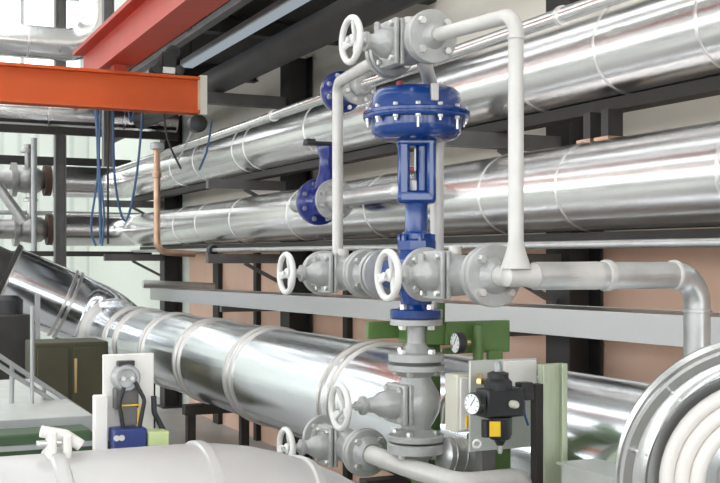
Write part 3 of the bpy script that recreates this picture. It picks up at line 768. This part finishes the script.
LX, LZ = 1.65, EZ - 0.03
gv = gate_valve('gate_valve', 0.195, 0.086, 0.225, 0.040)
gv['label'] = 'grey handwheel gate valve just right of the blue control valve at mid height'
gv.location = (LX, 2.876, LZ)
def put(src, loc, label, rot=(0, 0, 0)):
    c = copy_tree(src); c.location = loc; c.rotation_euler = rot; c['label'] = label
    return c
put(gv, (LX, 3.70, LZ), 'grey handwheel gate valve left of the blue control valve at mid height')
TX, TZ = 1.62, EZ + 0.70
tv = gate_valve('gate_valve', 0.135, 0.080, 0.205, 0.040)
tv['label'] = 'grey handwheel gate valve at the top above the blue actuator'
tv.location = (TX, 3.115, TZ)
LLZ = EZ - 0.66
put(gv, (LX, 3.70, LLZ), 'grey handwheel gate valve at the bottom, its wheel half behind the white pipe')
VX, VY = 1.695, 3.211
sv = gate_valve('globe_valve', 0.125, 0.094, 0.275, 0.048, plate=(0.13, 0.135), boss=False, bulge=1.05)
sv['label'] = 'grey upright globe valve below the blue control valve with handwheel to its left'
sv.location = (VX, VY, EZ - 0.453); sv.rotation_euler = (PI / 2, 0, 0)

# ------------------------------------------------------------------ mating flanges and bypass pipework
def pflange(t, c, d, R=0.083, nb=4, th=0.02, bolts=True, gap=True, m='valve', pr=0.03):
    """weld neck flange whose face is at c, neck pointing along d"""
    d = Vector(d); c = Vector(c)
    f = MB().lathe(c, d, [(R * 0.97, 0), (R, 0.003), (R, th - 0.003), (R * 0.97, th), (pr * 1.7, th + 0.002), (pr * 1.05, th + 0.03)], 48).build('flange', M[m], t)
    if gap: MB().lathe(c - d * 0.004, d, [(R * 0.78, 0), (R * 0.78, 0.004)], 40).build('gasket', M['valve_dark'], f)
    if bolts:
        Rm = frame(d)
        for i in range(nb):
            a = PI / 4 + i * 2 * PI / nb
            e = Rm @ Vector((math.cos(a), math.sin(a), 0))
            MB().hexa(c + d * th + e * R * 0.74, d, 0.0125, 0.017).build('bolt', M['bolt'], f)
    return f
PR = 0.0215
# right bypass riser
t = thing('bypass_pipe', 'white grey bypass pipe dropping upright from the top valve to the right valve', 'pipe', (LX, 2.544, LZ), 'white bypass pipes')
MB().tube([(TX, 2.98 - 0.03, TZ), (LX, 2.544, TZ - 0.015), (LX, 2.544, LZ)], PR, 20, bend=0.055, n=9).build('tube', M['pipe'], t)
pflange(t, (TX, 2.976, TZ), (0, -1, 0), pr=0.024)
MB().lathe((LX, 2.544, LZ + 0.02), (0, 0, 1), [(0.042, 0), (0.036, 0.02), (0.026, 0.05), (PR, 0.075)], 24).build('saddle', M['pipe'], t)
for pz in (0.055,): MB().lathe((LX, 2.544, TZ - 0.085), (0, 0, 1), [(PR, 0), (PR + 0.003, 0.002), (PR + 0.003, 0.006), (PR, 0.008)], 20, cap=False).build('weld', M['pipe'], t)
# left bypass riser
t = thing('bypass_pipe', 'white grey bypass pipe bending from the top valve down to the left valve', 'pipe', (1.75, 3.98, LZ), 'white bypass pipes')
MB().tube([(TX, 3.28, TZ), (1.75, 3.98, TZ + 0.02), (1.75, 3.98, LZ), (1.65, 3.98, LZ), (LX, 3.92, LZ)], PR, 20, bend=0.05, n=8).build('tube', M['pipe'], t)
pflange(t, (TX, 3.254, TZ), (0, 1, 0), pr=0.024)
pflange(t, (LX, 3.894, LZ), (0, 1, 0), pr=0.024, bolts=False)
# rear riser behind the actuator
t = thing('rear_riser', 'white grey upright pipe hidden half behind the blue actuator and yoke', 'pipe', (1.84, 3.3, EZ), 'white bypass pipes')
rp = P(437, 0, d=3.8)
MB().tube([(TX + 0.035, 3.10, TZ - 0.03), (TX + 0.06, 3.12, TZ - 0.06), (rp.x, rp.y, TZ - 0.15), (rp.x, rp.y, EZ - 0.255)], 0.0235, 20, bend=0.06, n=8).build('tube', M['pipe'], t)
# near horizontal silver pipe to the right
HP = 0.036
t = thing('silver_pipe', 'silver painted pipe running right from the right valve and bending down', 'pipe', (1.9, 2.544, LZ))
xe = P(697, 0, Y=2.544).x
MB().tube([(LX + 0.06, 2.544, LZ), (xe, 2.544, LZ), (xe, 2.544, EZ - 0.42)], HP + 0.003, 28, bend=0.085, n=10).build('tube', M['galv'], t)
MB().lathe((LX - 0.03, 2.544, LZ), (1, 0, 0), [(0.012, -0.006), (0.028, 0), (0.030, 0.06), (HP + 0.002, 0.10), (HP + 0.004, 0.30)], 28).build('tee', M['pipe'], t)
MB().cyl((LX, 2.66, LZ), (LX, 2.544, LZ), 0.030, seg=28).build('branch', M['pipe'], t)
pflange(t, (LX, 2.670, LZ), (0, -1, 0), R=0.090, pr=0.031)
for px, wd in ((603, 0.02), (672, 0.012)):
    x = P(px, 0, Y=2.544).x
    MB().lathe((x, 2.544, LZ), (1, 0, 0), [(HP, 0), (HP + 0.009, 0.004), (HP + 0.009, wd), (HP, wd + 0.005)], 28, cap=False).build('weld_collar', M['pipe'], t)
MB().lathe((xe, 2.544, LZ - 0.10), (0, 0, -1), [(HP, 0), (HP + 0.007, 0.003), (HP + 0.007, 0.010), (HP, 0.013)], 28, cap=False).build('weld_collar', M['galv'], t)

# ------------------------------------------------------------------ blue control valve
t = thing('control_valve', 'blue pneumatic control valve with round diaphragm actuator and open yoke', 'control valve', (VX, VY, EZ - 0.175))
def Zp(py): return EZ + (HY - py) / 303.0
A3 = Vector((VX, VY, 0))
up = (0, 0, 1)
def lz(mb, prof, seg=48):  # profile of (radius, z)
    z0 = prof[0][1]
    return mb.lathe((VX, VY, z0), up, [(r, z - z0) for r, z in prof], seg)
lz(MB(), [(0.05, Zp(88.5)), (0.10, Zp(89)), (0.130, Zp(90.5)), (0.143, Zp(94.5)), (0.147, Zp(101)), (0.150, Zp(110)), (0.150, Zp(112))]).build('upper_dome', M['blue'], t)
rim = lz(MB(), [(0.150, Zp(121)), (0.172, Zp(120.5)), (0.176, Zp(118.5)), (0.176, Zp(117.3)), (0.172, Zp(116.7)), (0.172, Zp(116)), (0.176, Zp(115.5)), (0.176, Zp(113)), (0.172, Zp(111.5)), (0.150, Zp(111))]).build('rim', M['blue'], t)
lz(MB(), [(0.055, Zp(142)), (0.10, Zp(141)), (0.13, Zp(139)), (0.146, Zp(134)), (0.149, Zp(128)), (0.149, Zp(120))]).build('lower_dome', M['blue'], t)
for i in range(14):
    a = 2 * PI * (i + 0.5) / 14
    q = Vector((VX + 0.163 * math.cos(a), VY + 0.163 * math.sin(a), 0))
    long_ = i in (9, 11)
    b = MB().hexa((q.x, q.y, Zp(111.6)), up, 0.009, 0.010).hexa((q.x, q.y, Zp(120.4)), (0, 0, -1), 0.009, 0.010)
    b.cyl((q.x, q.y, Zp(126 if not long_ else 133)), (q.x, q.y, Zp(111)), 0.0045, seg=10)
    b.build('bolt', M['bolt'], rim)
rt0 = Vector((C_, -S_, 0)); fw0 = Vector((S_, C_, 0))
nd = (-fw0 + rt0 * 0.36).normalized()
fr3 = Matrix((Vector((0, 0, 1)).cross(nd).normalized(), nd, Vector((0, 0, 1)))).transposed()
lab(MB().box((VX + nd.x * 0.150, VY + nd.y * 0.150, Zp(99)), (0.024, 0.014, 0.054), fr3).build('vent_plug', M['pipe'], t, bev=0.002), 'white vent plug on the dome')
MB().lathe((VX - 0.07, VY - 0.02, Zp(88.5)), up, [(0.012, -0.004), (0.012, 0.012), (0.007, 0.017)], 16).build('red_cap', M['redcap'], t)
# yoke: two cast legs joined above and below, in the plane facing the camera
rt = Vector((C_, -S_, 0)); fw = Vector((S_, C_, 0))
YR = Matrix((rt, fw, Vector((0, 0, 1)))).transposed()
def yb(mb, du, z0, z1, wd, dp, dv=0.0):
    c = A3 + rt * du + fw * dv; c.z = (z0 + z1) / 2
    return mb.box(c, (wd, dp, z1 - z0), YR)
yk = MB()
yb(yk, -0.042, Zp(200), Zp(141), 0.038, 0.085)
yb(yk, 0.047, Zp(200), Zp(141), 0.030, 0.090)
yk.build('yoke', M['blue'], t, bev=0.009)
def rod(du, r): 
    c = A3 + rt * du - fw * 0.005
    return MB().cyl((c.x, c.y, Zp(200)), (c.x, c.y, Zp(141)), r, seg=24)
rod(0.020, 0.022).build('yoke_column', M['blue'], t)
yb(MB(), 0.0, Zp(204), Zp(191), 0.125, 0.09).build('yoke_foot', M['blue'], t, bev=0.012)
yb(MB(), 0.0, Zp(147), Zp(139), 0.128, 0.09).build('yoke_head', M['blue'], t, bev=0.01)
MB().cyl((VX, VY, Zp(202)), (VX, VY, Zp(140)), 0.007, seg=16).build('stem', M['lgrey'], t)
c = A3 - rt * 0.008; 
MB().lathe((c.x, c.y, Zp(182)), up, [(0.014, -0.035), (0.017, -0.03), (0.017, 0.0), (0.012, 0.005)], 16).build('stem_nut', M['white'], t)
yb(MB(), -0.016, Zp(172), Zp(168), 0.026, 0.02, -0.02).build('travel_pointer', M['redcap'], t, bev=0.003)
yb(MB(), -0.006, Zp(172), Zp(150), 0.006, 0.004, -0.040).build('travel_scale', M['lgrey'], t)
c = A3 - rt * 0.072; MB().lathe((c.x, c.y, Zp(191)), -rt, [(0.016, -0.015), (0.016, 0.004), (0.011, 0.012)], 16).build('plug', M['white'], t)
# neck, bonnet collar, three way body
lz(MB(), [(0.042, Zp(236)), (0.0375, Zp(230)), (0.0375, Zp(207)), (0.040, Zp(202))], 32).build('neck', M['blue'], t)
cl_ = lz(MB(), [(0.058, Zp(251)), (0.066, Zp(250)), (0.066, Zp(241)), (0.052, Zp(239)), (0.052, Zp(234)), (0.046, Zp(232))], 8).build('bonnet_collar', M['blue'], t)
for i in range(6):
    a = 2 * PI * i / 6 + 0.3
    MB().hexa((VX + 0.056 * math.cos(a), VY + 0.056 * math.sin(a), Zp(241)), up, 0.009, 0.022).build('bolt', M['blue'], cl_)
bd = lz(MB(), [(0.050, Zp(309)), (0.052, Zp(300)), (0.062, Zp(290)), (0.074, Zp(275)), (0.070, Zp(262)), (0.058, Zp(250))], 32)
bd.lathe((LX + 0.015, VY - 0.115, LZ), (0, 1, 0), [(0.05, 0), (0.06, 0.1), (0.06, 0.13), (0.05, 0.24)], 28)
bd.build('body', M['blue'], t)
f = lz(MB(), [(0.082, Zp(318)), (0.086, Zp(317.3)), (0.086, Zp(310)), (0.082, Zp(309)), (0.06, Zp(308.5)), (0.05, Zp(304))], 40).build('bottom_flange', M['blue'], t)
for i in range(4):
    a = -TH - PI / 2 + (i - 0.5) * PI / 2 * 0.98
    MB().hexa((VX + 0.063 * math.cos(a), VY + 0.063 * math.sin(a), Zp(309)), up, 0.013, 0.017).build('bolt', M['bolt'], f)
for s in (-1, 1):
    MB().lathe((LX + 0.0, VY + s * 0.152 + (-0.005 if s < 0 else 0.0), LZ), (0, -s, 0), [(0.080, 0), (0.083, 0.003), (0.083, 0.02), (0.05, 0.024)], 40).build('side_flange', M['valve'], t)
t = thing('spool_pipe', 'short grey spool between the blue valve body and the left valve', 'pipe', (LX, 3.45, LZ))
MB().cyl((LX, 3.40, LZ), (LX, 3.48, LZ), 0.034).build('tube', M['valve'], t)
pflange(t, (LX, 3.506, LZ), (0, -1, 0), pr=0.036)
pflange(t, (LX, 3.378, LZ), (0, 1, 0), pr=0.036, bolts=False, gap=False)

# grey spool beneath the blue valve
t = thing('flanged_spool', 'grey flanged spool directly under the bottom flange of the blue control valve', 'pipe', (VX, VY, EZ - 0.36))
MB().cyl((VX, VY, Zp(355)), (VX, VY, Zp(322)), 0.030, seg=28).build('tube', M['valve'], t)
f = lz(MB(), [(0.082, Zp(325)), (0.087, Zp(324.5)), (0.087, Zp(319.2)), (0.082, Zp(318.6))], 44).build('top_flange', M['valve'], t)
for i in range(4):
    a = -TH - PI / 2 + (i - 0.5) * PI / 2
    MB().hexa((VX + 0.065 * math.cos(a), VY + 0.065 * math.sin(a), Zp(325)), (0, 0, -1), 0.013, 0.014).build('bolt', M['bolt'], f)
f = lz(MB(), [(0.086, Zp(361)), (0.092, Zp(360.5)), (0.092, Zp(353.5)), (0.088, Zp(352.8)), (0.05, Zp(352)), (0.031, Zp(343))], 44).build('bottom_flange', M['valve'], t)
MB().lathe((VX, VY, EZ - 0.453 + 0.125), up, [(0.08, 0), (0.08, Zp(361) - (EZ - 0.453 + 0.125))], 40).build('gasket', M['valve_dark'], f)
for i in range(4):
    a = -TH - PI / 2 + (i - 0.5) * PI / 2
    MB().hexa((VX + 0.068 * math.cos(a), VY + 0.068 * math.sin(a), Zp(353)), up, 0.013, 0.016).build('bolt', M['bolt'], f)
# lower tee and return pipe
t = thing('lower_pipe', 'grey pipework at the bottom joining the upright valve with the lowest gate valve', 'pipe', (VX, VY, LLZ))
f = lz(MB(), [(0.038, Zp(468)), (0.04, Zp(460)), (0.055, Zp(453)), (0.09, Zp(452)), (0.096, Zp(451.5)), (0.096, Zp(443)), (0.092, Zp(442))], 44).build('flange', M['valve'], t)
for i in range(4):
    a = -TH - PI / 2 + (i - 0.5) * PI / 2
    MB().hexa((VX + 0.072 * math.cos(a), VY + 0.072 * math.sin(a), Zp(451.6)), (0, 0, -1), 0.013, 0.016).build('bolt', M['bolt'], f)
MB().cyl((VX, VY, LLZ), (VX, VY, Zp(458)), 0.036).build('upright', M['valve'], t)
MB().tube([(LX, 3.49, LLZ), (LX, 3.22, LLZ), (1.68, 2.90, LLZ - 0.004), (1.93, 2.90, LLZ - 0.004), (1.93, 2.90, 0)], 0.032, 24, bend=0.07).build('tube', M['pipe'], t)
pflange(t, (LX, 3.506, LLZ), (0, -1, 0), pr=0.036)

# ------------------------------------------------------------------ green support frame
GY = 3.36
t = thing('pipe_support', 'green painted steel support behind the grey flanged spool', 'pipe support', (1.82, GY, 0))
def XG(px, y=GY): return P(px, 0, Y=y).x
def ZG(py, px, y=GY): return P(px, py, Y=y).z
MB().span((XG(368), GY, ZG(338, 400)), (XG(440), GY + 0.02, ZG(321, 400))).build('rear_bar', M['green'], t, bev=0.003)
GS = 3.19
MB().span((XG(446, GS), GS, ZG(353, 480, GS)), (XG(510, GS), GS + 0.03, ZG(321, 480, GS))).build('side_plate', M['green'], t, bev=0.003)
MB().span((XG(421, 3.2), 3.2, ZG(345, 435, 3.2)), (XG(448, 3.2), GY + 0.01, ZG(323, 435, 3.2))).build('front_lug', M['green'], t, bev=0.003)
MB().cyl((XG(441, 3.28), 3.28, ZG(324, 441, 3.28)), (XG(441, 3.28), 3.28, ZG(303, 441, 3.28)), 0.014).build('stub', M['green'], t)
MB().span((XG(419), GY - 0.02, 0), (XG(438), GY + 0.06, ZG(340, 428))).build('post', M['green'], t, bev=0.003)
MB().span((XG(482, 3.1), 3.1, 0), (XG(511, 3.1), 3.2, ZG(436, 495, 3.1))).build('pedestal', M['green'], t, bev=0.003)
MB().span((XG(486, GS), GS - 0.02, ZG(440, 495, GS)), (XG(500, GS), GS, ZG(350, 495, GS))).build('post', M['green'], t, bev=0.003)
MB().cyl((XG(478, 3.15), 3.15, ZG(362, 478, 3.15)), (XG(478, 3.15), 3.15, ZG(325, 478, 3.15)), 0.018).build('tube_socket', M['green'], t)
MB().cyl((XG(478, 3.15), 3.15, ZG(326, 478, 3.15)), (XG(478, 3.15), 3.15, ZG(324.4, 478, 3.15)), 0.0145).build('socket_bore', M['black'], t)

def gauge(label, c, d, R, cat='pressure gauge'):
    t = thing('pressure_gauge', label, 'gauge', c, 'pressure gauges'); d = Vector(d).normalized(); c = Vector(c)
    MB().lathe(c, -d, [(R * 0.93, 0), (R, 0.003), (R, 0.022), (R * 0.8, 0.03)], 32).build('case', M['black'], t)
    MB().lathe(c + d * 0.0005, d, [(R * 0.88, 0), (R * 0.88, 0.001)], 32).build('dial', M['dial'], t)
    Rm = frame(d)
    tk = MB()
    for i in range(9):
        a = math.radians(-45 + i * 33.75)
        e = Rm @ Vector((math.cos(a), math.sin(a), 0)); 
        tk.beam(c + d * 0.0018 + e * R * 0.66, c + d * 0.0018 + e * R * 0.82, R * 0.05, R * 0.05)
    tk.build('scale_marks', M['black'], t)
    e = Rm @ Vector((0.6, 0.8, 0))
    MB().beam(c + d * 0.002 - e * R * 0.2, c + d * 0.002 + e * R * 0.62, R * 0.05, R * 0.05).build('needle', M['black'], t)
    MB().cyl(c - d * 0.03, c - d * 0.055, 0.008, seg=12).build('socket', M['brass'], t)
    return t
c = P(455, 343, Y=3.12)
gauge('small white dial gauge in front of the green plate', c, (-0.995, 0.06, 0), 0.036)
single(MB().tube([P(440, 347, Y=3.16), P(456, 346, Y=3.13)], 0.005, 8), 'impulse_tube', M['copper'], 'thin copper tube left of the small dial gauge', 'tube')

# ------------------------------------------------------------------ filter regulator, enclosures and panel
t = thing('brass_riser', 'thin brass riser tube below the green socket', 'tube', P(479, 370, Y=3.24))
MB().tube([P(478, 361, Y=3.15), P(479, 366, Y=3.1), P(481, 380, Y=2.9)], 0.009, 12, bend=0.02).build('tube', M['brass'], t)
MB().hexa(P(481, 384, Y=2.9), up, 0.016, 0.02).build('nut', M['brass'], t)
RY = 2.82
def XR(px, y=RY): return P(px, 0, Y=y).x
def ZR(py, px=495, y=RY): return P(px, py, Y=y).z
t = thing('filter_regulator', 'black compressed air filter regulator with side gauge and yellow stickers', 'regulator', P(497, 440, Y=RY))
MB().span((XR(482), RY - 0.03, ZR(417)), (XR(520), RY + 0.04, ZR(388))).build('body', M['black'], t, bev=0.008)
c = P(498, 388, Y=RY)
MB().lathe(c, up, [(0.042, -0.005), (0.042, 0.02), (0.032, 0.03), (0.032, 0.045), (0.018, 0.05)], 24).build('cap', M['black'], t)
MB().lathe(c + Vector((0, 0, 0.05)), up, [(0.012, 0), (0.012, 0.018), (0.007, 0.03)], 16).build('adjusting_screw', M['lgrey'], t)
c = P(500, 417, Y=RY)
MB().lathe(c, (0, 0, -1), [(0.036, 0), (0.036, 0.05), (0.030, 0.065), (0.018, 0.07), (0.01, 0.085)], 24).build('bowl', M['black'], t)
MB().lathe(c + Vector((0, 0, -0.082)), (0, 0, -1), [(0.008, 0), (0.008, 0.02), (0.005, 0.028)], 12).build('drain', M['bolt'], t)
q = P(495, 429, Y=RY - 0.04)
lab(MB().box((q.x, q.y, q.z), (0.032, 0.006, 0.044), YR).build('sticker', M['yellow'], t), 'yellow sticker on the bowl')
MB().cyl(P(486, 420, Y=RY), P(486, 437, Y=RY), 0.014, seg=16).build('side_filter', M['black'], t)
MB().torus(P(477, 444, Y=RY - 0.01), fw, 0.011, 0.004, 20, 8).build('lifting_ring', M['wheel'], t)
MB().lathe(P(512, 404, Y=RY - 0.034), (0, -1, 0), [(0.012, 0), (0.012, 0.02), (0.008, 0.028)], 14).build('port_plug', M['cream'], t)
MB().span((XR(520), RY - 0.01, ZR(402)), (XR(532), RY + 0.03, ZR(384))).build('connector', M['black'], t, bev=0.004)
MB().tube([P(524, 402, Y=RY), P(524, 413, Y=RY - 0.02), P(528, 425, Y=RY)], 0.004, 8, bend=0.02).build('lead', M['cable'], t)
gauge('dial gauge on the left side of the black filter regulator', P(472, 404, Y=RY - 0.02), (-0.95, -0.25, 0), 0.034)
EYY = 3.06
t = thing('valve_enclosure', 'cream enclosure box left of the black filter regulator', 'enclosure', P(462, 430, Y=EYY))
a, b = P(449, 431, Y=EYY), P(478, 372, Y=EYY)
MB().span((a.x, EYY - 0.05, a.z), (b.x, EYY + 0.03, b.z)).build('body', M['cream'], t, bev=0.006)
MB().span((a.x + 0.008, EYY - 0.058, a.z + 0.008), (b.x - 0.03, EYY - 0.05, b.z - 0.008)).build('lid', M['white'], t, bev=0.004)
lab(MB().span((P(466, 0, Y=EYY - 0.06).x, EYY - 0.064, P(466, 428, Y=EYY - 0.06).z), (P(480, 0, Y=EYY - 0.06).x, EYY - 0.058, P(466, 416, Y=EYY - 0.06).z)).build('sticker', M['yellow'], t), 'yellow sticker on the box')
# steel panel and channels behind
PY = 2.96
t = thing('mounting_panel', 'pale metal mounting panel behind the black filter regulator', 'panel', P(510, 450, Y=PY))
a, b = P(470, 452, Y=PY), P(537, 358, Y=PY)
MB().span((a.x, PY, a.z), (b.x, PY + 0.01, b.z)).build('plate', M['plate'], t, bev=0.002)
MB().span((b.x - 0.13, PY - 0.012, b.z - 0.1), (b.x - 0.01, PY, b.z - 0.005)).build('white_cover', M['white'], t, bev=0.003)
MB().span((a.x + 0.05, PY + 0.01, 0), (a.x + 0.10, PY + 0.05, a.z + 0.1)).build('leg', M['grey'], t, smooth=False)
PY = 2.87
t = thing('upright_channel', 'pale green upright channel right of the black filter regulator', 'channel', P(550, 456, Y=PY))
a, b = P(540, 460, Y=PY), P(564, 363, Y=PY)
MB().span((a.x, PY - 0.02, 0.0), (a.x + (b.x - a.x) * 0.45, PY - 0.005, b.z)).span((a.x, PY - 0.005, 0.0), (b.x, PY + 0.012, b.z)).span((b.x - 0.02, PY - 0.02, 0), (b.x, PY - 0.005, b.z)).build('channel', M['palegreen'], t, bev=0.002)
MB().span((a.x - 0.028, PY - 0.02, 0), (a.x - 0.002, PY + 0.01, b.z - 0.06)).build('dark_edge', M['rail'], t, smooth=False)
# silver canister with black end under the box
c0, c1 = P(441, 455, Y=3.14), P(470, 457, Y=3.14)
t = thing('silver_canister', 'silver horizontal canister with black end cap beside the green pedestal', 'canister', c0)
MB().lathe(c0, c1 - c0, [(0.045, 0), (0.058, 0.01), (0.058, (c1 - c0).length)], 32).build('shell', M['galv'], t)
MB().lathe(c1, c1 - c0, [(0.059, 0), (0.059, 0.03), (0.03, 0.034)], 32).build('end_cap', M['black'], t)
for s in (0.25, 0.6): MB().lathe(c0 + (c1 - c0) * s, c1 - c0, [(0.057, 0), (0.061, 0.002), (0.061, 0.008), (0.057, 0.01)], 32, cap=False).build('strap', M['ringband'], t)
MB().span((c0.x + 0.02, 3.10, 0), (c0.x + 0.06, 3.18, c0.z - 0.05)).build('leg', M['green'], t, smooth=False)
for k in range(3):
    pts = [P(439 + 4 * k, 424, Y=3.40 + 0.02 * k), P(441 + 4 * k, 405, Y=3.40 + 0.02 * k), P(449 + 4 * k, 390, Y=3.40 + 0.02 * k), P(462, 384, Y=3.42)]
    single(MB().tube(pts, 0.007, 10, bend=0.05), 'white_tube', M['hose'], ('outermost', 'middle', 'innermost')[k] + ' of three thin white tubes curving behind the cream box', 'tube', 'thin white tubes')
# light steel ledge at the bottom right
t = thing('steel_trough', 'pale grey steel trough at the bottom below the upright channel', 'trough', (2.02, 2.4, 0))
MB().span((1.965, 1.9, EZ - 0.80), (2.095, 2.78, EZ - 0.605)).build('body', M['plate'], t, bev=0.004)
MB().span((1.955, 1.9, EZ - 0.607), (2.1, 2.79, EZ - 0.600)).build('lid', M['plate'], t, smooth=False)
for y in (2.0, 2.65): MB().span((2.0, y, 0), (2.05, y + 0.05, EZ - 0.80)).build('leg', M['grey'], t, smooth=False)

# ------------------------------------------------------------------ hose coil in its metal shroud, lower right
HC = P(772, 492, d=2.3)
t = thing('hose_drum', 'round sheet metal drum at the lower right holding white hoses', 'drum', (HC.x, HC.y, HC.z))
sc = 2.3 / F
R0 = 150 * sc
dn = Vector((-0.60, -0.80, 0)).normalized()       # the drum faces the room
back = -dn
dr = MB()
dr.lathe(HC, back, [(R0 - 0.062, 0.022), (R0 - 0.056, 0.008), (R0 - 0.045, 0.016), (R0 - 0.030, 0.016), (R0 - 0.016, 0.004), (R0 - 0.010, -0.008), (R0 - 0.003, -0.008), (R0, 0.0), (R0 + 0.002, 0.02), (R0 - 0.008, 0.03), (R0 - 0.008, 0.10), (R0 + 0.004, 0.105), (R0 + 0.004, 0.125), (0.05, 0.13)], 72, cap=False)
dr.lathe(HC, back, [(R0 - 0.062, 0.022), (R0 - 0.062, 0.10), (0.06, 0.105)], 72, cap=False)
dr.build('shroud', M['drum'], t)
for k in range(12):
    for rr in (0.030, 0.052):
        a = 2 * PI * (k + 0.5) / 12
        e = frame(dn) @ Vector((math.cos(a), math.sin(a), 0))
        MB().sphere(HC + e * (R0 - rr) - dn * 0.012, 0.0045, seg=10).build('rivet', M['bolt'], t)
MB().lathe(HC + dn * 0.03, back, [(0.05, 0.02), (0.06, 0.0), (R0 - 0.225, 0.0), (R0 - 0.215, 0.008), (R0 - 0.215, 0.13)], 48, cap=False).build('hub', M['duct'], t)
MB().span((HC.x - 0.3, HC.y + 0.05, 0), (HC.x - 0.24, HC.y + 0.11, HC.z - 0.05)).span((HC.x + 0.24, HC.y + 0.0, 0), (HC.x + 0.3, HC.y + 0.06, HC.z - 0.1)).build('stand', M['grey'], t, smooth=False)
# the hose: one long coil
pts = []
Rm = frame(dn)
turns = 3
for k in range(turns * 48 + 1):
    a = 2 * PI * k / 48
    rr = R0 - 0.086 - 0.031 * (a / (2 * PI))
    pts.append(HC + Rm @ Vector((math.cos(a) * rr, math.sin(a) * rr, 0)) + dn * (0.005 + 0.006 * (a / 2 / PI)) + back * 0.02)
single(MB().tube(pts, 0.0165, 14), 'hose_coil', M['hose'], 'white hose wound in a coil inside the sheet metal drum', 'hose')
